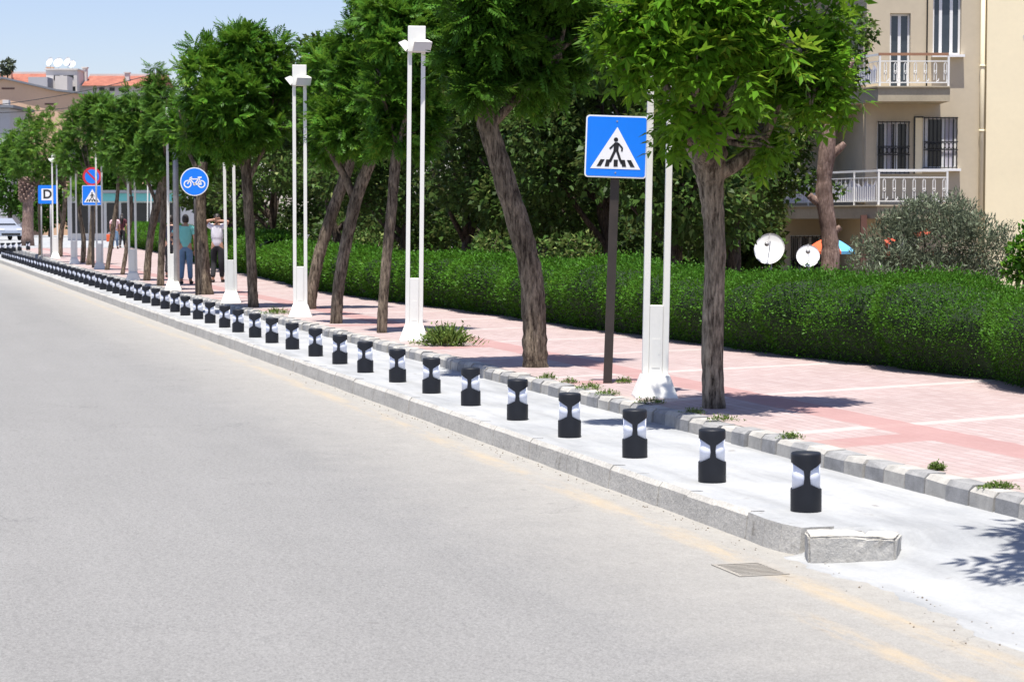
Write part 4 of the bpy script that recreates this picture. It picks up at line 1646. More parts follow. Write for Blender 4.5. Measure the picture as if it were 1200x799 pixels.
def weed(x, y, w, h, label, n, seed, stalks=6):
    rnd = np.random.default_rng(seed)
    p = on_walk(x, y)
    p.z += .002
    pos = np.stack([rnd.normal(0, w * .30, n), rnd.normal(0, w * .18, n), np.zeros(n)], 1)
    d = np.stack([pos[:, 0] / w * 1.5 + rnd.normal(0, .35, n), rnd.normal(0, .4, n), np.abs(rnd.normal(.8, .3, n))], 1)
    fall = np.exp(-(pos[:, 0] / (w * .5)) ** 2)
    size = h * (.35 + .65 * fall) * rnd.uniform(.5, 1.1, n)
    tv = np.array([[0, -.022, 0], [.5, -.05, .0], [1, 0, -.18], [.5, .05, 0], [0, .022, 0]])
    t1 = (np.array([[0, -.03, 0], [.5, -.055, .02], [1, 0, -.12], [.5, .055, .02]]), np.array([[0, 1, 2, 3]]))
    v, q = place(t1, pos, d, size, .5)
    ts = rnd.normal(.5, .2, n)
    # small leaves on the stems
    m_ = n * 2
    k = rnd.integers(0, n, m_)
    f = rnd.uniform(.3, 1, (m_, 1))
    pp = pos[k] + norm(d[k]) * size[k][:, None] * f
    v2, q2 = place(T_SMALL, pp, rnd.normal(0, 1, (m_, 3)) + np.array([0, 0, .5]), rnd.uniform(.02, .045, m_) * (h / .2) ** .5, .6)
    vv = np.concatenate([v, v2])
    qq = np.concatenate([q, q2 + len(v)])
    tt = np.clip(np.concatenate([ts, rnd.normal(.6, .2, m_)]), 0, 1)
    me = np_mesh('weed', vv, qq, tt, [M['leaf_weed']])
    o = bpy.data.objects.new('weed_clump', me)
    COL.objects.link(o)
    o.location = p
    return tag(o, label, 'weed', 'weeds growing along the walk kerb')


weed(524, 405, .50, .33, 'largest tall weed clump at the foot of the clear lamp', 330, 1)
weed(325, 368, .34, .15, 'green weed clump left of the half hidden lamp', 120, 2)
for i, (x, y, w, h, lb) in enumerate([
        (643, 444, .16, .07, 'flat weed patch on the kerb just right of the bent trunk'), (668, 449, .14, .06, 'flat weed patch on the kerb left of the black sign post'),
        (690, 456, .20, .08, 'green weed patch on the kerb left below the black sign post'), (712, 463, .18, .07, 'green weed patch on the kerb right below the black sign post'),
        (731, 449, .12, .07, 'small weed tuft on the pavers between sign post and lamp'), (762, 473, .20, .07, 'green weed patch on the kerb below the nearest lamp'),
        (812, 485, .16, .06, 'small weed patch on the kerb left of the nearest tree trunk'), (848, 493, .18, .06, 'small weed patch on the kerb right below the nearest tree trunk'),
        (927, 514, .15, .06, 'green weed tuft on the kerb behind the nearest bollard'), (1098, 551, .06, .06, 'tiny weed tuft between kerb and red pavers, second from the right edge'),
        (1172, 572, .15, .05, 'green weed tuft on the kerb nearest the right edge of the photo')]):
    weed(x, y, w, h, lb, 90 if i < 9 else 200, 10 + i)

# ================================================================== APARTMENT BLOCK
YB = 50.0
UX = YB / F_PX
root = empty('apartment_block', at_depth(1080, 295, YB), 0, 'cream and grey beige apartment block with white balconies behind the hedge', 'building')
root.location.z = .2
RB = root.location.copy()


def bx(mb, x0, x1, z0, z1, y0, y1, mi=0):
    """box in world coordinates made relative to the block"""
    mb.box(((x0 + x1) / 2 - RB.x, (y0 + y1) / 2 - RB.y, (z0 + z1) / 2 - RB.z), (x1 - x0, y1 - y0, z1 - z0), None, mi)


def wx(px, Y=YB):
    return (px - 600) * Y / F_PX * 1.0


def wz(py, Y=YB):
    return EYE + (HORIZON - py) * Y / F_PX


XA, XC, XE = wx(1013), wx(1152), wx(1420)
TOP = 9.6
# wall panels with real openings: list of (x0,x1,z0,z1) holes


def wall(name, x0, x1, z0, z1, y, th, holes, mat, parent=root):
    mb = MB()
    xs = sorted({x0, x1} | {h[0] for h in holes} | {h[1] for h in holes})
    zs = sorted({z0, z1} | {h[2] for h in holes} | {h[3] for h in holes})
    solid = lambda i, k: 0 <= i < len(xs) - 1 and 0 <= k < len(zs) - 1 and not any(
        h[0] <= (xs[i] + xs[i + 1]) / 2 <= h[1] and h[2] <= (zs[k] + zs[k + 1]) / 2 <= h[3] for h in holes)
    P = lambda x, yy, z: (x - RB.x, yy - RB.y, z - RB.z)
    for i in range(len(xs) - 1):
        for k in range(len(zs) - 1):
            if not solid(i, k):
                continue
            a, b, c, d = xs[i], xs[i + 1], zs[k], zs[k + 1]
            mb.add([P(a, y, c), P(b, y, c), P(b, y, d), P(a, y, d)], [(0, 1, 2, 3)])
            mb.add([P(a, y + th, c), P(b, y + th, c), P(b, y + th, d), P(a, y + th, d)], [(3, 2, 1, 0)])
            for di, dk, q in ((-1, 0, ((a, c), (a, d))), (1, 0, ((b, c), (b, d))), (0, -1, ((a, c), (b, c))), (0, 1, ((a, d), (b, d)))):
                if not solid(i + di, k + dk):
                    (u0, w0), (u1, w1) = q
                    mb.add([P(u0, y, w0), P(u1, y, w1), P(u1, y + th, w1), P(u0, y + th, w0)], [(0, 1, 2, 3)])
    return mb.build(name, mat, parent)


H_up = (wx(1090), wx(1123), wz(66), wz(-12))
H_door = (wx(1040), wx(1064), wz(106), wz(18))
H_l1 = (wx(1026), wx(1064), wz(204), wz(143))
H_l2 = (wx(1080), wx(1120), wz(198), wz(138))
H_g = (wx(1040), wx(1075), .25, 1.9)
wall('wall', XA, XC - .02, 0, TOP, YB, .3, [H_up, H_door, H_l1, H_l2, H_g], M['beige'])
mb = MB()
bx(mb, XC, XE, 0, TOP, YB - .12, YB + 9)
mb.build('wall', M['cream'], root)
mb = MB()
bx(mb, XA - .02, XA + .28, 0, TOP, YB + .302, YB + 4)     # side of the main block
mb.build('wall', M['beige'], root)
Y2 = 54.0
X2 = wx(880, Y2)
H_s1 = (wx(984, Y2), wx(993, Y2), wz(204, Y2), wz(147, Y2))
H_s2 = (wx(996, Y2), wx(1010, Y2), wz(200, Y2), wz(146, Y2))
H_g2 = (wx(926, Y2), wx(962, Y2), .25, wz(276, Y2))
H_s3 = (wx(985, Y2), wx(1010, Y2), wz(100, Y2), wz(40, Y2))
wall('wall', X2, XA - .03, 0, TOP, Y2, .3, [H_s1, H_s2, H_g2, H_s3], M['beige'])
mb = MB()
bx(mb, X2, XE, TOP, TOP + .25, YB - .5, YB + 9)
mb.build('roof', M['slab'], root)
mb = MB()
bx(mb, X2 - .0, X2 + .3, 0, TOP, Y2 + .302, YB + 9)
mb.build('wall', M['beige'], root)


def window(hole, Y, muntins, grille=False, sill=False, curtain=None):
    x0, x1, z0, z1 = hole
    mb = MB()
    f = .05
    y0, y1 = Y + .12, Y + .18
    bx(mb, x0 + .003, x0 + f, z0 + .003, z1 - .003, y0, y1)
    bx(mb, x1 - f, x1 - .003, z0 + .003, z1 - .003, y0, y1)
    bx(mb, x0 + f, x1 - f, z0 + .003, z0 + f, y0, y1)
    bx(mb, x0 + f, x1 - f, z1 - f, z1 - .003, y0, y1)
    for q in muntins:
        xm = x0 + (x1 - x0) * q
        bx(mb, xm - .035, xm + .035, z0 + f, z1 - f, y0 + .004, y1 - .004)
    fr = mb.build('window', M['white_frame'], root)
    mb = MB()
    bx(mb, x0 + f, x1 - f, z0 + f, z1 - f, Y + .15, Y + .16)
    mb.build('pane', M['glass'] if not grille else M['dark_glass'], fr)
    if curtain:
        mb = MB()
        nn = 24
        xa, xb = x0 + (x1 - x0) * curtain[0], x0 + (x1 - x0) * curtain[1]
        vs = []
        for i in range(nn + 1):
            xx = xa + (xb - xa) * i / nn
            yy = Y + .128 + .012 * math.sin(i * 2.1)
            vs += [(xx - RB.x, yy - RB.y, z0 + f - RB.z), (xx - RB.x, yy - RB.y, z1 - f - RB.z)]
        mb.add(vs, [(2 * i, 2 * i + 2, 2 * i + 3, 2 * i + 1) for i in range(nn)])
        mb.build('curtain', M['white_shirt'], fr)
    if sill:
        mb = MB()
        bx(mb, x0 - .04, x1 + .06, z0 - .06, z0 - .002, Y - .17, Y + .12)
        mb.build('sill', M['white_frame'], fr)
    if grille:
        mb = MB()
        n = max(4, int((x1 - x0) / .10))
        for i in range(n + 1):
            xx = x0 + .02 + (x1 - x0 - .04) * i / n
            bx(mb, xx - .009, xx + .009, z0 + .003, z1 - .003, Y - .06, Y - .042)
        for fz in (.02, .36, .52, .98):
            zz = z0 + (z1 - z0) * fz
            bx(mb, x0, x1, zz - .012, zz + .012, Y - .085, Y - .062)
        zz0, zz1 = z0 + (z1 - z0) * .37, z0 + (z1 - z0) * .51
        for i in range(n):
            xx = x0 + .02 + (x1 - x0 - .04) * (i + .5) / n
            pts = [(xx + .045 * math.cos(a) - RB.x, Y - .073 - RB.y, (zz0 + zz1) / 2 + .075 * math.sin(a) - RB.z) for a in [k * math.pi / 5 for k in range(11)]]
            mb.tube(pts, .011, 5, sm=False, cap=False)
        mb.build('grille', M['grille'], fr)
    return fr


window(H_up, YB, (.30, .68), sill=True)
window(H_door, YB, (.5,))
window(H_l1, YB, (.3, .62), True, curtain=(.28, .5))
window(H_l2, YB, (.12, .62), True, True, curtain=(.66, .9))
window(H_s1, Y2, (.5,))
window(H_s2, Y2, (.5,), True)
window(H_s3, Y2, (.5,))
window(H_g2, Y2, (.33, .66), True)
window(H_g, YB, (.5,))
# beige shutter leaf and dark surround beside the lower window
mb = MB()
bx(mb, wx(1070.5), wx(1079), wz(204), wz(139), YB - .03, YB - .002, 0)
bx(mb, wx(1069), wx(1070.5), wz(204), wz(137.5), YB - .04, YB - .002, 1)
bx(mb, wx(1070.5), wx(1080), wz(139), wz(137.5), YB - .04, YB - .002, 1)
mb.build('shutter', [M['cream'], M['grille']], root)
# rain pipe at the joint of the two renders
mb = MB()
xp = wx(1147.5)
mb.tube([(xp - RB.x, YB - .07 - RB.y, .2 - RB.z), (xp - RB.x, YB - .07 - RB.y, TOP - .02 - RB.z)], .055, 10)
for z in (1.6, 3.9, 5.4, 7.6):
    mb.tube([(xp - RB.x, YB - .07 - RB.y, z - RB.z), (xp - RB.x, YB - .07 - RB.y, z + .05 - RB.z)], .066, 10)
mb.build('rain_pipe', M['cream'], root)
mb = MB()
xp = wx(1083)
mb.tube([(xp - RB.x, YB - .03 - RB.y, wz(105) - RB.z), (xp - RB.x, YB - .03 - RB.y, TOP - .02 - RB.z)], .018, 6)
mb.build('cable_pipe', M['grille'], root)
# patched render on the cream wall
mb = MB()
rnd = random.Random(9)
pl = [(.12 + math.cos(a) * rnd.uniform(.10, .2), math.sin(a) * rnd.uniform(.16, .3)) for a in [k * .52 for k in range(12)]]
mb.prism(pl, (wx(1196) - RB.x, YB - .1205 - RB.y, wz(45) - RB.z), (1, 0, 0), (0, 0, 1), (0, -1, 0), .003)
mb.build('render_patch', M['pale_wall'], root)

YF = YB - 1.15


def balcony(zt, fascia, rail_z, brown):
    """L shaped balcony: front toward the street camera side, long side running back"""
    bal = MB()
    x0, x1 = wx(1027, YF), wx(1099, YB)
    xb, ybk = wx(915, Y2 - .8), Y2 - .8
    plan = [(x0, YF), (x1, YF), (x1, YB - .003), (XA - .032, YB - .003), (XA - .032, Y2 - .003), (xb, Y2 - .003), (xb, ybk)]
    bal.prism([(q[0] - RB.x, q[1] - RB.y) for q in plan], (0, 0, zt - fascia - RB.z), (1, 0, 0), (0, 1, 0), (0, 0, 1), fascia)
    sl = bal.build('balcony', M['slab'], root)
    tile = MB()
    plan = [(x0 - .03, YF - .04), (x1 - .003, YF - .04), (x1 - .003, YB - .006), (XA - .036, YB - .006), (XA - .036, Y2 - .006), (xb - .04, Y2 - .006), (xb - .04, ybk - .02)]
    tile.prism([(q[0] - RB.x, q[1] - RB.y) for q in plan], (0, 0, zt + .002 - RB.z), (1, 0, 0), (0, 1, 0), (0, 0, 1), .033)
    tile.build('coping', M['slab'], sl)
    # railing
    mb = MB()
    rz = rail_z
    zb = zt + .12
    yF = YF + .05
    xL = x0 + .04

    def V3(x, y, z):
        return (x - RB.x, y - RB.y, z - RB.z)
    for xx in (xL, x1 - .03):
        mb.bar(V3(xx, yF, zt + .03), V3(xx, yF, rz), .045, .045)
    mb.bar(V3(xL, yF, zb), V3(x1 - .03, yF, zb), .025, .025)
    mb.bar(V3(xL, yF, rz - .14), V3(x1 - .03, yF, rz - .14), .025, .025)
    # S shaped bars
    n = 7
    for i in range(n):
        xx = xL + .1 + (x1 - .03 - xL - .2) * i / (n - 1)
        h = rz - .16 - zb
        w = .055
        pts = []
        for k in range(9):
            a = math.pi * k / 8
            pts.append((xx + w * .5 - w * math.cos(a) * .5 - .0, zb + h * .82 + math.sin(a) * h * .14))
        pts = [(xx - .0, zb + h * .12)] + pts
        for k in range(9):
            a = math.pi * k / 8
            pts.append((xx + w * 1.5 - w * .5 * math.cos(a) - .0, zb + h * .20 - math.sin(a) * h * .14))
        mb.tube([V3(q[0], yF, q[1]) for q in pts], .011, 5, sm=False)
        mb.bar(V3(xx + w, yF, zb), V3(xx + w, yF, zb + h * .2), .012, .012)
        mb.tube([V3(xx + w * .5 + .03 * math.cos(a), yF - .012, zb + h * .5 + .03 * math.sin(a)) for a in [k * math.pi / 4 for k in range(9)]], .009, 5, sm=False)
    # long side, close upright bars
    yb = ybk
    xs_ = lambda yy: xL + (xb + .04 - xL) * (yy - yF) / (yb - yF)
    for zz in (zb, rz - .14):
        mb.bar(V3(xL, yF, zz), V3(xs_(yb), yb, zz), .025, .025)
    nb = 46
    for i in range(1, nb):
        yy = yF + (yb - yF) * i / nb
        mb.bar(V3(xs_(yy), yy, zb), V3(xs_(yy), yy, rz - (.14 if i % 2 else .34)), .014, .014)
        if i % 11 == 0:
            mb.bar(V3(xs_(yy), yy, zt + .03), V3(xs_(yy), yy, rz), .04, .04)
    mb.build('railing', M['white_metal'], sl)
    hr = MB()
    hr.bar(V3(xL - .03, yF, rz + .018), V3(x1 - .03, yF, rz + .018), .05, .06)
    hr.build('handrail', M['brown_rail'] if brown else M['white_metal'], sl)
    hr = MB()
    hr.bar(V3(xL - .01, yF + .04, rz + .014), V3(xs_(yb), yb, rz + .014), .035, .05)
    hr.build('handrail', M['white_metal'], sl)
    # ragged white sheet tied behind the side bars
    mb = MB()
    vs = []
    n = 40
    rnd2 = random.Random(int(zt * 10))
    for i in range(n + 1):
        yy = yF + .25 + (yb - yF - .3) * i / n
        vs += [V3(xs_(yy) + .06 + .01 * math.sin(i), yy, zb), V3(xs_(yy) + .06 + .01 * math.sin(i + 1), yy, rz - .16 - rnd2.uniform(0, .22))]
    mb.add(vs, [(2 * i, 2 * i + 2, 2 * i + 3, 2 * i + 1) for i in range(n)])
    mb.build('privacy_sheet', M['white_shirt'], sl)
    return sl


balcony(wz(104, YF), .31, wz(66, YF), True)
balcony(wz(242, YF), .28, wz(201, YF), False)
mb = MB()
bx(mb, wx(1011, YF), wx(1018, YF), .2, wz(252, YF), YF + .3, YF + .42)
mb.build('brown_post', M['brown_post'], root)
mb = MB()
bx(mb, wx(983, Y2), wx(1011, Y2), wz(274, Y2), wz(257, Y2), Y2 - .12, Y2 - .01)
mb.build('meter_box', M['grey_wall'], root)


# ================================================================== SATELLITE DISHES, PARASOL
def dish(p, r, face, label, group=None, post=.6):
    root = empty('satellite_dish', p, 0, label, 'satellite dish', group)
    mb = MB()
    mb.tube([(0, 0, 0), (0, 0, post)], .025, 8)
    mb.build('post', M['galv'], root)
    mb = MB()
    f = Vector(face).normalized()
    q = f.to_track_quat('Z', 'Y').to_matrix()
    n, rings = 28, 7
    c = Vector((0, 0, post)) + f * .06
    vs = [c]
    for i in range(1, rings + 1):
        rr = r * i / rings
        for k in range(n):
            a = 2 * math.pi * k / n
            vs.append(c + q @ Vector((rr * math.cos(a), rr * 1.06 * math.sin(a), .22 * rr * rr / r)))
    fs = [(0, 1 + k, 1 + (k + 1) % n) for k in range(n)]
    for i in range(rings - 1):
        for k in range(n):
            k2 = (k + 1) % n
            fs.append((1 + i * n + k, 1 + (i + 1) * n + k, 1 + (i + 1) * n + k2, 1 + i * n + k2))
    b = len(vs)
    vs += [v - f * .012 for v in vs]
    fs2 = [tuple(i + b for i in f_)[::-1] for f_ in fs]
    rim = [(1 + (rings - 1) * n + k, 1 + (rings - 1) * n + (k + 1) % n, b + 1 + (rings - 1) * n + (k + 1) % n, b + 1 + (rings - 1) * n + k) for k in range(n)]
    mb.add(vs, fs + fs2 + rim, 0, True)
    d = mb.build('reflector', M['dish'], root)
    mb = MB()
    e = c + f * r * 1.0
    mb.tube([c - q @ Vector((0, -r * .95, -.1)), e], .010, 6)
    mb.sphere(e, .045, 8, 6)
    mb.build('feed_arm', M['galv'], root)
    return root


pz = lambda x, y, Y: Vector((at_depth(x, y, Y).x, Y, .27))
d1 = pz(903, 300, 40)
dish(d1, .29, (-.35, -1, .42), 'larger round white satellite dish standing behind the hedge left of the parasol', 'garden satellite dishes', at_depth(903, 294, 40).z - .27)
d2 = pz(947, 300, 37.5)
dish(d2, .205, (-.15, -1, .55), 'smaller white satellite dish partly under the orange and blue parasol', 'garden satellite dishes', at_depth(947, 303, 37.5).z - .27)

p = pz(972, 300, 46.5)
root = empty('parasol', p, 0, 'low orange and blue parasol behind the reddish pruned trunk', 'parasol')
zt = at_depth(972, 278, 46.5).z - .27
mb = MB()
mb.tube([(0, 0, 0), (0, 0, zt)], .02, 8)
mb.build('pole', M['galv'], root)
mb = MB()
n = 8
rr = .58
for k in range(n):
    a0, a1 = 2 * math.pi * k / n + .3, 2 * math.pi * (k + 1) / n + .3
    mi = 0 if math.cos((a0 + a1) / 2) < .1 else 1
    rows = []
    for j in range(5):
        f = j / 4
        z = zt - .30 * f ** 1.6
        rows.append([Vector((rr * f * math.cos(a), rr * f * math.sin(a), z)) for a in (a0, a1)])
    for j in range(4):
        mb.add([rows[j][0], rows[j + 1][0], rows[j + 1][1], rows[j][1]], [(0, 1, 2, 3)], mi)
    mb.add([rows[4][0], rows[4][1], rows[4][1] - Vector((0, 0, .06)), rows[4][0] - Vector((0, 0, .06))], [(0, 1, 2, 3)], mi)
mb.build('canopy', [M['orange_cloth'], M['blue_cloth']], root)

# ================================================================== FAR HOUSES
# tan gabled house
Y = 222.0


def fx(x, Y):
    return (x - 600) * Y / F_PX


def fz(y, Y):
    return EYE + (HORIZON - y) * Y / F_PX


c = Vector((fx(60, Y), Y, 0))
root = empty('gabled_house', c, 0, 'tan gabled house with shallow roof edges below the red roofs', 'house')
g = [(fx(-70, Y) - c.x, 0), (fx(178, Y) - c.x, 0), (fx(178, Y) - c.x, fz(128, Y)), (fx(112, Y) - c.x, fz(113, Y)), (fx(70, Y) - c.x, fz(108.5, Y)), (fx(7, Y) - c.x, fz(94, Y)), (fx(-70, Y) - c.x, fz(112, Y))]
mb = MB()
mb.prism(g, (0, 0, 0), (1, 0, 0), (0, 0, 1), (0, 1, 0), 10)
mb.build('wall', M['tan_wall'], root)
for a, b in ((g[2], g[3]), (g[3], g[4]), (g[4], g[5]), (g[5], g[6])):
    mb = MB()
    mb.prism([(a[0], a[1] + .02), (a[0], a[1] + .22), (b[0], b[1] + .22), (b[0], b[1] + .02)], (0, -.5, 0), (1, 0, 0), (0, 0, 1), (0, 1, 0), 11)
    mb.build('roof', M['grey_roof'], root)
mb = MB()
for x0, x1, y0, y1 in ((5, 20, 104, 106), (55, 68, 122, 124)):
    mb.prism([(fx(x0, Y) - c.x, fz(y1, Y)), (fx(x1, Y) - c.x, fz(y1, Y)), (fx(x1, Y) - c.x, fz(y0, Y)), (fx(x0, Y) - c.x, fz(y0, Y))], (0, -.003, 0), (1, 0, 0), (0, 0, 1), (0, -1, 0), .03)
mb.build('vent_strip', M['brown_post'], root)

# red roofed terrace
Y = 250.0
c = Vector((fx(80, Y), Y, 0))
root = empty('red_roof_house', c, 0, 'long house with red tiled roof and white stair tower under four dishes', 'house')
W = lambda x: fx(x, Y) - c.x
Z = lambda y: fz(y, Y)
mb = MB()
mb.box(((W(-60) + W(190)) / 2, 6, Z(100) / 2), (W(190) - W(-60), 9.0, Z(100)))
mb.build('wall', M['pale_wall'], root)
for x0, x1, yr in ((-60, 58, 83.5), (96, 190, 86)):
    mb = MB()
    e0, e1 = 1.0, 11.0
    mb.add([(W(x0), e0, Z(101)), (W(x1), e0, Z(101)), (W(x1), 6, Z(yr)), (W(x0), 6, Z(yr)), (W(x1), e1, Z(101)), (W(x0), e1, Z(101))],
           [(0, 1, 2, 3), (3, 2, 4, 5), (1, 4, 2), (0, 3, 5), (0, 5, 4, 1)])
    rf = mb.build('roof', M['red_tile'], root)
    mb = MB()
    mb.bar((W(x0), 6, Z(yr) + .05), (W(x1), 6, Z(yr) + .05), .25, .3)
    mb.build('ridge', M['pale_wall'], rf)
for x0, x1, y0, y1 in ((51, 57.5, 79, 98), (93, 98, 79, 100), (143, 148, 85, 100), (1, 9, 83, 98)):
    mb = MB()
    mb.box(((W(x0) + W(x1)) / 2, 3.5, (Z(y0) + Z(y1)) / 2), (W(x1) - W(x0), .8, Z(y0) - Z(y1)))
    mb.box(((W(x0) + W(x1)) / 2, 3.5, Z(y0) + .06), (W(x1) - W(x0) + .2, 1.0, .12))
    mb.build('chimney', M['pale_wall'] if x0 > 60 else M['tan_wall'], root)
mb = MB()
mb.box(((W(58) + W(94)) / 2, 1.5, (Z(83.5) + Z(118)) / 2), (W(94) - W(58), 4.0, Z(83.5) - Z(118)))
mb.box(((W(58) + W(94)) / 2, 1.5, Z(83)), (W(94) - W(58) + .3, 4.3, .16))
tow = mb.build('stair_tower', M['pale_wall'], root)
mb = MB()
for x0, x1, y0, y1 in ((67, 74, 90, 95), (78, 90, 90, 94), (72, 78, 97, 99), (88, 92, 103, 114)):
    mb.box(((W(x0) + W(x1)) / 2, -.51, (Z(y0) + Z(y1)) / 2), (W(x1) - W(x0), .06, Z(y0) - Z(y1)))
mb.build('window', M['dark_glass'], tow)
mb = MB()
mb.box(((W(44) + W(66)) / 2, -2.0, (Z(94) + Z(120)) / 2), (W(66) - W(44), 3.0, Z(94) - Z(120)))
mb.build('annex', M['grey_wall'], root)
mb = MB()
mb.box(((W(76) + W(90)) / 2, -2.6, (Z(93) + Z(120)) / 2), (W(90) - W(76), 3.0, Z(93) - Z(120)))
mb.build('annex', M['pale_wall'], root)
mb = MB()
for x in (116, 128, 139):
    mb.box((W(x + 3), 1.47, Z(105)), (W(6) - W(0), .06, Z(103) - Z(107)))
mb.build('window', M['dark_glass'], root)
for k, (x, y, r, fc, wd) in enumerate(((61, 74, .50, (-.7, -1, .5), 'leftmost'), (71, 75, .56, (-.2, -1, .5), 'second from left, largest'), (82, 74, .50, (-.6, -1, .4), 'third from left'), (87.5, 77, .46, (-.2, -1, .5), 'rightmost'))):
    dish(Vector((fx(x, Y), Y + .6 - .15 * k, Z(82.4))), r, fc, 'white satellite dish on the red roofed stair tower, %s of the four' % wd, 'rooftop satellite dishes', fz(y, Y) - Z(82.4))

# grey house corner at the frame edge
Y = 212.0
c = Vector((fx(-20, Y), Y, 0))
root = empty('grey_house', c, 0, 'pale grey house with flat dark roof slab and round dark window', 'house')
mb = MB()
mb.box((0, 4, fz(128, Y) / 2), (fx(14, Y) - fx(-54, Y), 8, fz(128, Y)))
mb.build('wall', M['grey_wall'], root)
mb = MB()
mb.box((.1, 4, fz(126, Y)), (fx(20, Y) - fx(-58, Y), 9.4, .26))
rf = mb.build('roof', M['grey_roof'], root)
mb = MB()
mb.box((fx(2, Y) - c.x, 3, fz(120, Y)), (.6, .8, .6))
mb.build('chimney', M['pale_wall'], rf)
mb = MB()
mb.prism(disc((fx(-1, Y) - c.x, fz(140, Y)), .28, 20), (0, -.003, 0), (1, 0, 0), (0, 0, 1), (0, -1, 0), .03)
mb.build('window', M['dark_glass'], root)

# shop across the far square
Y = 146.0
c = Vector((fx(150, Y), Y, .45))
root = empty('shop', c, 0, 'low white shop with teal fascia and dark glass beyond the walk', 'shop')
W = lambda x: fx(x, Y) - c.x
Z = lambda y: fz(y, Y) - c.z
wall_mb = MB()
wall_mb.box(((W(80) + W(215)) / 2, 4.02, Z(226) / 2), (W(215) - W(80), 8, Z(226)))
wall_mb.build('wall', M['pale_wall'], root)
mb = MB()
mb.box(((W(122) + W(214)) / 2, -.2, (Z(227) + Z(236)) / 2), (W(214) - W(122), .4, Z(227) - Z(236)))
mb.build('fascia', M['teal_fascia'], root)
for x0, x1 in ((84, 104), (107, 122), (126, 140), (143, 158), (161, 176), (179, 194), (197, 212)):
    mb = MB()
    mb.box(((W(x0) + W(x1)) / 2, .0, (Z(238) + .5) / 2), (W(x1) - W(x0), .05, Z(238) - .5))
    mb.build('window', M['dark_glass'], root)
mb = MB()
mb.box(((W(80) + W(215)) / 2, 3.6, Z(225)), (W(218) - W(78), 9, .2))
mb.build('roof', M['grey_roof'], root)


# far trees round the square
def far_tree(x, Y, z0, lobes_px, n, label, lsize=.4, leaf='leaf_far', tint=.35):
    p = Vector((fx(x, Y), Y, z0))
    root = empty('far_tree', p, 0, label, 'tree', 'far trees round the square')
    mb = MB()
    top = at_depth(x, lobes_px[0][1], Y) - p
    mb.tube([(0, 0, -.1), top * .6, top], [.22, .16, .06], 8)
    mb.build('trunk', M['bark_dark'], root)
    lob = [((q[0] - p.x, q[1] - p.y, q[2] - p.z), r) for q, r in px_lobes(lobes_px, Y)]
    pts, o_, k_ = lobe_points(lob, n, .4, 1.08)
    v, q = place(T_BROAD, pts, o_ * .6 + RNG.normal(0, .6, o_.shape), lsize * RNG.uniform(.6, 1.2, len(pts)), .5)
    me = np_mesh('crown', v, q, np.repeat(np.clip(RNG.normal(tint, .22, len(pts)), 0, 1), 2), [M[leaf]])
    o = bpy.data.objects.new('crown', me)
    COL.objects.link(o)
    o.parent = root


far_tree(12, 185, .45, [(12, 215, 26, 36), (-12, 200, 24, 40), (30, 230, 16, 26), (18, 185, 16, 26)], 5000, 'dark bushy tree behind the silver car')
far_tree(60, 178, .45, [(55, 225, 26, 40), (80, 215, 24, 45), (45, 250, 20, 20), (90, 245, 20, 25)], 5000, 'dark tree behind the blue letter sign')
far_tree(118, 170, .45, [(115, 205, 28, 26), (140, 200, 26, 26)], 4000, 'dark tree rising behind the white shop')
far_tree(185, 165, .45, [(180, 195, 30, 36), (210, 195, 30, 36), (235, 220, 26, 40), (200, 160, 26, 26)], 6000, 'dark tree behind the right end of the white shop')
far_tree(9, 235, .45, [(9, 78, 7, 7), (4, 82, 5, 5), (13, 74, 3, 4)], 260, 'tiny grey treetop above the red roof at the left', .5, 'leaf_olive', .3)

# palm trunk with cut fronds
p = on_plane(32, 288, .46)
root = empty('palm_trunk', p, 0, 'thick brown palm trunk with cut frond stubs beside the silver car', 'palm')
u = p.y / F_PX
mb = MB()
zs = [0, .5, 1.2, 2.0, 2.7, 3.1]
mb.tube([(0.02 * i, 0, z - .04) for i, z in enumerate(zs)], [8.5 * u, 7.2 * u, 6.6 * u, 6.2 * u, 6.0 * u, 6.2 * u], 16, rough=.04)
mb.build('trunk', M['bark_pink'], root)
mb = MB()
rnd = random.Random(8)
for k in range(70):
    a = k * 2.4
    z = 2.3 + 1.3 * k / 70
    r = 6.2 * u
    b = Vector((math.cos(a) * r * .8, math.sin(a) * r * .8, z))
    e = b + Vector((math.cos(a) * .22, math.sin(a) * .22, .22))
    mb.tube([b, e], [.075, .05], 5, sm=False)
mb.tube([(0, 0, 2.9), (.02, 0, 3.75)], [5.2 * u, 3.0 * u], 12)
mb.build('frond_stubs', M['bark_pink'], root)

# ================================================================== CAR
root = empty('parked_car', (0, 0, 0), 0, 'silver hatchback parked at the far end of the road by the palm trunk', 'car')


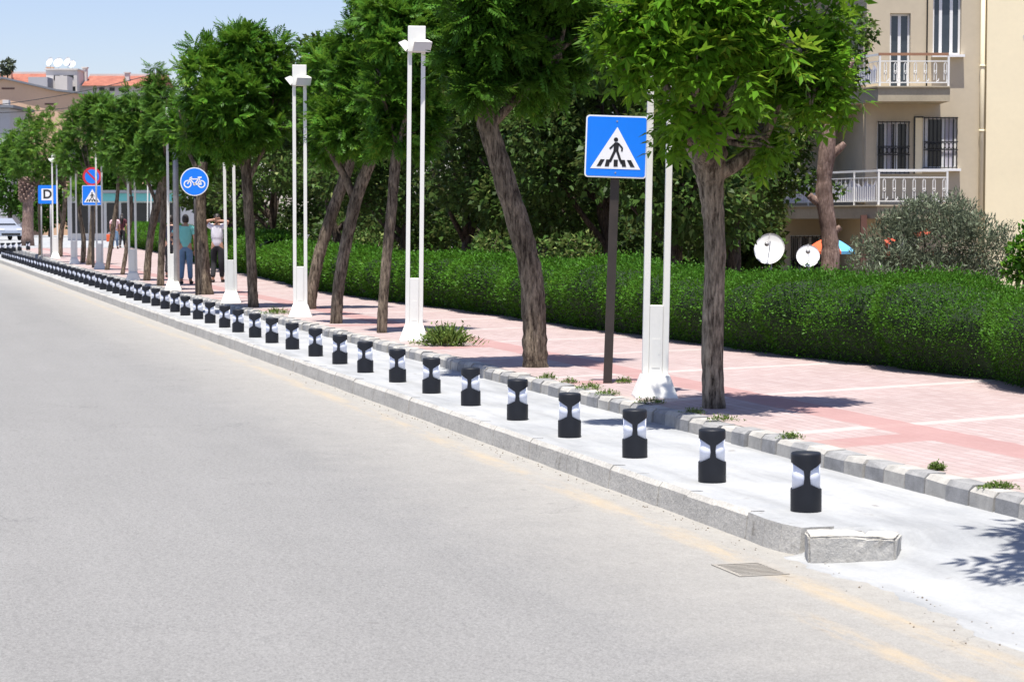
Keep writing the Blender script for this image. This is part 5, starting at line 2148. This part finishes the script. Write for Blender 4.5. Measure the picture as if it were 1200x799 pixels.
def car():
    # side profile (x forward), extruded with tumblehome
    W2 = .86
    lower = [(-2.0, .28), (-2.05, .75), (-1.95, .95), (1.05, .98), (1.75, .86), (2.0, .66), (2.03, .30)]
    mb = MB()
    n = len(lower)
    vs = []
    for yy, k in ((-W2, 0), (-W2 + .05, 1), (W2 - .05, 1), (W2, 0)):
        sh = 1.0 if k else .985
        vs += [(x * sh, yy, z + (.02 if k else 0)) for x, z in lower]
    fs = [tuple(range(n)), tuple(range(3 * n, 4 * n))[::-1]]
    for a in range(3):
        for i in range(n):
            j = (i + 1) % n
            fs.append((a * n + i, (a + 1) * n + i, (a + 1) * n + j, a * n + j))
    mb.add(vs, fs)
    mb.build('body', M['car_paint'], root)
    cab = [(-1.85, .97), (-1.45, 1.47), (.05, 1.52), (.95, 1.0)]
    mb = MB()
    vs = []
    for yy, ins in ((-1, 0), (1, 0)):
        vs += [(x, yy * (.80 if z < 1.2 else .62), z) for x, z in cab]
    mb.add(vs, [(0, 1, 2, 3), (7, 6, 5, 4), (0, 4, 5, 1), (1, 5, 6, 2), (2, 6, 7, 3)])
    cabin = mb.build('cabin', M['car_paint'], root)
    # glass set 4 mm proud
    mb = MB()

    def quad(a, b, c, d, off):
        mb.add([Vector(q) + Vector(off) for q in (a, b, c, d)], [(0, 1, 2, 3)])
    quad((.10, -.54, 1.45), (.10, .54, 1.45), (.88, .68, 1.03), (.88, -.68, 1.03), (.012, 0, .012))
    mb.build('windscreen', M['dark_glass'], cabin)
    for sg in (-1, 1):
        mb = MB()
        quad((-1.45, sg * .655, 1.38), (-.02, sg * .655, 1.42), (.72, sg * .785, 1.05), (-1.68, sg * .785, 1.03), (0, sg * .012, .005))
        mb.build('side_window', M['dark_glass'], cabin)
    for sx in (-1.28, 1.28):
        for sg in (-1, 1):
            mb = MB()
            prof = [(.17, -.10), (.30, -.10), (.32, -.06), (.32, .06), (.30, .10), (.17, .10)]
            mb.lathe(prof, n=20, cap=False)
            for i, q in enumerate(mb.v):
                mb.v[i] = (q[0] + sx, q[2] + sg * .80, q[1] + .32)
            wh = mb.build('wheel', M['tyre'], root)
            mb = MB()
            mb.lathe([(.20, -.05), (.20, .05)], n=18)
            for i, q in enumerate(mb.v):
                mb.v[i] = (q[0] + sx, q[2] + sg * .84, q[1] + .32)
            mb.build('rim', M['alloy'], wh)
    for sg in (-1, 1):
        mb = MB()
        mb.box((1.93, sg * .6, .70), (.16, .34, .15), Matrix.Rotation(R(25), 3, 'Y'), bevel=.03)
        mb.build('headlight', M['lamp_glass'], root)
        mb = MB()
        mb.box((.72, sg * .93, 1.05), (.12, .18, .12), bevel=.03)
        mb.build('mirror', M['car_paint'], root)
    mb = MB()
    mb.box((2.02, 0, .42), (.06, 1.3, .16), bevel=.02)
    mb.build('grille', M['grille'], root)


car()
p = on_plane(4, 281.5, .46)
root.location = p
root.rotation_euler = (0, 0, R(-62))
root.scale = (1.0, 1.0, 1.0)
# ================================================================== CABLES
for (a, b, sag, lb) in (((-30, 126, 118), (330, 30, 150), .9, 'upper black overhead cable crossing in front of the tan house'), ((-30, 133, 118), (330, 62, 150), 1.0, 'lower black overhead cable crossing in front of the tan house')):
    A, B = at_depth(*a), at_depth(*b)
    mb = MB()
    mb.tube([A.lerp(B, k / 24) - Vector((0, 0, sag * 4 * (k / 24) * (1 - k / 24))) for k in range(25)], .022, 6)
    o = mb.build('overhead_cable', M['cable'])
    tag(o, lb, 'cable', 'overhead cables')


# ================================================================== PEOPLE
def skin_mesh(name, joints, edges, mat, parent, root_joint, sub=2):
    """continuous body grown round a skeleton"""
    names = list(joints)
    me = bpy.data.meshes.new(name)
    me.from_pydata([joints[k][0] for k in names], [(names.index(a), names.index(b)) for a, b in edges], [])
    o = bpy.data.objects.new(name, me)
    COL.objects.link(o)
    sk = o.modifiers.new('grow', 'SKIN')
    sk.use_smooth_shade = True
    lay = me.skin_vertices[0].data if me.skin_vertices else None
    if lay is None:
        bm = bmesh.new()
        bm.from_mesh(me)
        bm.verts.layers.skin.verify()
        bm.to_mesh(me)
        bm.free()
        lay = me.skin_vertices[0].data
    for i, k in enumerate(names):
        r = joints[k][1]
        lay[i].radius = (r, r) if isinstance(r, (int, float)) else r
        lay[i].use_root = (k == root_joint)
    sd = o.modifiers.new('soft', 'SUBSURF')
    sd.levels = sub
    sd.render_levels = sub
    dg = bpy.context.evaluated_depsgraph_get()
    ev = o.evaluated_get(dg)
    m2 = bpy.data.meshes.new_from_object(ev)
    bpy.data.objects.remove(o)
    m2.name = name
    m2.materials.clear()
    m2.materials.append(mat)
    for p_ in m2.polygons:
        p_.use_smooth = True
    o = bpy.data.objects.new(name, m2)
    COL.objects.link(o)
    o.parent = parent
    return o


def person(p, rz, h, label, arms, top, bottom, hair_len=0.0, step=.10, hands='relaxed'):
    """faces -y before rotation; joints in metres for a 1.74 m figure"""
    root = empty('person', p, rz, label, 'person')
    k = h / 1.74
    root.scale = (k, k, k)
    V = Vector
    J = {'pelvis': (V((0, 0, .95)), (.135, .10)), 'waist': (V((0, .01, 1.10)), (.125, .095)), 'chest': (V((0, .015, 1.30)), (.155, .11)), 'shoulders': (V((0, .01, 1.42)), (.11, .075)),
         'neck': (V((0, .0, 1.50)), .052), 'skull': (V((0, -.015, 1.575)), (.066, .075)), 'crown': (V((0, -.01, 1.68)), (.072, .085))}
    E = [('pelvis', 'waist'), ('waist', 'chest'), ('chest', 'shoulders'), ('shoulders', 'neck'), ('neck', 'skull'), ('skull', 'crown')]
    for sd, sg in (('l', -1), ('r', 1)):
        st = step * sg
        J['hip' + sd] = (V((sg * .09, 0, .90)), .095)
        J['knee' + sd] = (V((sg * .10, -.02 - st * .5, .50)), .062)
        J['ankle' + sd] = (V((sg * .11, .02 + st * .7, .085)), .042)
        J['toe' + sd] = (V((sg * .125, -.14 + st * .7, .03)), .030)
        E += [('pelvis', 'hip' + sd), ('hip' + sd, 'knee' + sd), ('knee' + sd, 'ankle' + sd), ('ankle' + sd, 'toe' + sd)]
        sh, el, wr, fg = [V(q) for q in arms[sd]]
        J['sh' + sd] = (sh, .062)
        J['el' + sd] = (el, .043)
        J['wr' + sd] = (wr, .030)
        hd = (fg - wr).normalized()
        side = hd.orthogonal().normalized()
        J['palm' + sd] = (wr + hd * .06, (.034, .018))
        E += [('shoulders', 'sh' + sd), ('sh' + sd, 'el' + sd), ('el' + sd, 'wr' + sd), ('wr' + sd, 'palm' + sd)]
        curl = hd.cross(side)
        for i, (o_, L) in enumerate(((-.030, .055), (-.011, .07), (.010, .075), (.030, .062))):
            a = wr + hd * .10 + side * o_
            J['f%d%s' % (i, sd)] = (a, .009)
            J['g%d%s' % (i, sd)] = (a + hd * L + curl * .02, .0075)
            E += [('palm' + sd, 'f%d%s' % (i, sd)), ('f%d%s' % (i, sd), 'g%d%s' % (i, sd))]
        J['th' + sd] = (wr + hd * .06 - side * .06, .010)
        J['tt' + sd] = (wr + hd * .10 - side * .075, .008)
        E += [('palm' + sd, 'th' + sd), ('th' + sd, 'tt' + sd)]
    body = skin_mesh('body', J, E, M['skin'], root, 'pelvis')
    # face and ears, merged into the head of the same mesh
    bm = bmesh.new()
    bm.from_mesh(body.data)
    for c, r in (((0, -.085, 1.60), (.013, .022, .022)), ((-.075, 0, 1.60), (.010, .018, .028)), ((.075, 0, 1.60), (.010, .018, .028)), ((0, -.075, 1.545), (.024, .012, .008))):
        mt = Matrix.Translation(c) @ Matrix.Diagonal((*r, 1))
        bmesh.ops.create_icosphere(bm, subdivisions=2, radius=1, matrix=mt)
    bm.to_mesh(body.data)
    bm.free()
    # clothes
    JT = {q: (J[q][0], J[q][1]) for q in ('waist', 'chest', 'shoulders', 'shl', 'shr')}
    JT['hem'] = (V((0, .0, .86)), (.165, .135))
    JT['waist'] = (J['waist'][0], (.145, .115))
    JT['chest'] = (J['chest'][0], (.172, .130))
    JT['shoulders'] = (V((0, .01, 1.425)), (.12, .088))
    for sd in 'lr':
        JT['sh' + sd] = (J['sh' + sd][0], .078)
        JT['sl' + sd] = (J['sh' + sd][0].lerp(J['el' + sd][0], .62), .066)
    ET = [('hem', 'waist'), ('waist', 'chest'), ('chest', 'shoulders'), ('shoulders', 'shl'), ('shl', 'sll'), ('shoulders', 'shr'), ('shr', 'slr')]
    skin_mesh('shirt', JT, ET, top, root, 'chest')
    JB = {'pelvis': (J['pelvis'][0], (.148, .118)), 'belt': (V((0, .005, 1.04)), (.142, .112))}
    EB = [('pelvis', 'belt')]
    for sd in 'lr':
        JB['hip' + sd] = (J['hip' + sd][0], .108)
        JB['knee' + sd] = (J['knee' + sd][0], .078)
        JB['hem' + sd] = (J['ankle' + sd][0] + V((0, 0, .03)), .066)
        EB += [('pelvis', 'hip' + sd), ('hip' + sd, 'knee' + sd), ('knee' + sd, 'hem' + sd)]
    skin_mesh('trousers', JB, EB, bottom, root, 'pelvis')
    for sd in 'lr':
        mb = MB()
        a, t = J['ankle' + sd][0], J['toe' + sd][0]
        c = (a + t) / 2
        mb.sphere((c.x, c.y - .01, .042), (.05, .145, .045), 14, 8)
        mb.build('shoe', M['shoe'], root)
    mb = MB()
    nu, nv = 20, 12
    vs, fs = [], []
    for i in range(nv + 1):
        ph = math.pi * .72 * i / nv
        for q in range(nu):
            a = 2 * math.pi * q / nu
            front = max(0, -math.sin(a))
            ph2 = ph * (1 - .42 * front)
            rr = 1 + .03 * math.sin(7 * a + 3 * i)
            vs.append((.088 * rr * math.sin(ph2) * math.cos(a), .006 + .102 * rr * math.sin(ph2) * math.sin(a), 1.635 + .125 * math.cos(ph2) * (1.0 if ph2 < 1.5 else 1.15)))
    for i in range(nv):
        for q in range(nu):
            q2 = (q + 1) % nu
            fs.append((i * nu + q, (i + 1) * nu + q, (i + 1) * nu + q2, i * nu + q2))
    mb.add(vs, fs, 0, True)
    if hair_len:
        mb.tube([(0, .06, 1.62), (0, .10, 1.48), (0, .115, 1.62 - hair_len)], [.085, .10, .06], 14)
    mb.build('hair', M['hair'], root)
    return root


ARM_DOWN = {'l': ((-.19, .01, 1.40), (-.235, .02, 1.12), (-.22, -.05, .87), (-.215, -.06, .78)), 'r': ((.19, .01, 1.40), (.235, .02, 1.12), (.22, -.05, .87), (.215, -.06, .78))}
# man in teal: seen from behind, one hand on the hip
p = on_walk(218, 333)
arms = {'r': ((.19, .01, 1.40), (.42, .06, 1.18), (.20, .02, 1.02), (.12, .06, .99)), 'l': ARM_DOWN['l']}
person(p, R(180), 1.72, 'man in a teal shirt and jeans with a hand on his hip by the trunk', arms, M['teal_shirt'], M['jeans'], step=.06)
p = on_walk(255, 331)
arms = {'r': ((.19, .01, 1.43), (.30, .05, 1.56), (.07, .13, 1.60), (.0, .135, 1.61)), 'l': ((-.19, .01, 1.43), (-.30, .05, 1.56), (-.07, .13, 1.57), (0, .135, 1.575))}
person(p, R(180), 1.74, 'man in a white shirt and black trousers with hands clasped behind his head', arms, M['white_shirt'], M['black_cloth'], step=.10)
p = on_walk(200.5, 325)
person(p, R(170), 1.72, 'person in dark navy clothes standing behind the grey steel pole', ARM_DOWN, M['navy_cloth'], M['black_cloth'], step=.04)
p = at_depth(135, 292, 104)
p.z = walk_z(95)
person(p, R(185), 1.68, 'woman with long dark hair, pale pink top and jeans on the far walk', ARM_DOWN, M['pink_cloth'], M['jeans'], .42, step=.12)
bp = p.copy()
p = at_depth(143.5, 291, 108)
p.z = walk_z(95)
person(p, R(175), 1.72, 'long haired woman in dark red and black right of the woman in pink', ARM_DOWN, M['dark_red_cloth'], M['black_cloth'], .40, step=.08)
# orange bag hanging from the hand of the woman in pink
o = empty('shopping_bag', bp + Vector((-.26, -.05, .34)), R(10), 'orange shopping bag hanging beside the woman in pink', 'bag')
mb = MB()
mb.box((0, 0, .19), (.30, .14, .36), bevel=.03)
mb.build('sack', M['orange_cloth'], o)
mb = MB()
mb.tube([(-.08, 0, .36), (-.04, 0, .46), (.04, 0, .46), (.08, 0, .36)], .010, 6)
mb.build('handle', M['white_shirt'], o)

# ================================================================== CAMERA, LIGHT, SKY
cam = bpy.data.cameras.new('camera')
cam.sensor_width = 36
cam.lens = 36 * F_PX / PW
cam.clip_end = 6000
cam.clip_start = .1
co = bpy.data.objects.new('camera', cam)
COL.objects.link(co)
co.location = (0, 0, EYE)
co.rotation_euler = (R(90) - PITCH, 0, 0)
cam.dof.use_dof = True
cam.dof.focus_distance = 22
cam.dof.aperture_fstop = 9
scene.camera = co

EL, AZ = R(76.5), R(188)                       # the sun stands high, behind and a little left of the camera
sun = bpy.data.lights.new('sun', 'SUN')
sun.energy = 4.2
sun.angle = R(.53)
sun.color = (1.0, .955, .88)
so = bpy.data.objects.new('sun', sun)
COL.objects.link(so)
sd = Vector((math.sin(AZ) * math.cos(EL), math.cos(AZ) * math.cos(EL), math.sin(EL)))
so.rotation_euler = sd.to_track_quat('Z', 'Y').to_euler()
so.location = (0, 0, 30)

wd = bpy.data.worlds.new('World')
scene.world = wd
wd.use_nodes = True
nt = wd.node_tree
bg = nt.nodes['Background']
sky = nt.nodes.new('ShaderNodeTexSky')
sky.sky_type = 'NISHITA'
sky.sun_disc = False
sky.sun_elevation = EL
sky.sun_rotation = AZ
sky.altitude = 50
sky.air_density = 1.0
sky.dust_density = .7
sky.ozone_density = 3.0
tintn = nt.nodes.new('ShaderNodeMix')
tintn.data_type = 'RGBA'
tintn.blend_type = 'MULTIPLY'
tintn.inputs[0].default_value = 1.0
tintn.inputs[7].default_value = (.97, .885, .97, 1)
nt.links.new(sky.outputs[0], tintn.inputs[6])
nt.links.new(tintn.outputs[2], bg.inputs[0])
bg.inputs[1].default_value = .083

vs_ = scene.view_settings
vs_.view_transform = 'Standard'
vs_.look = 'None'
vs_.gamma = 1.0
vs_.use_curve_mapping = False
vs_.exposure = 1.0
scene.render.resolution_x, scene.render.resolution_y = 1024, 681
scene.cycles.max_bounces = 6
scene.cycles.diffuse_bounces = 3
scene.cycles.transmission_bounces = 3
scene.cycles.use_denoising = True
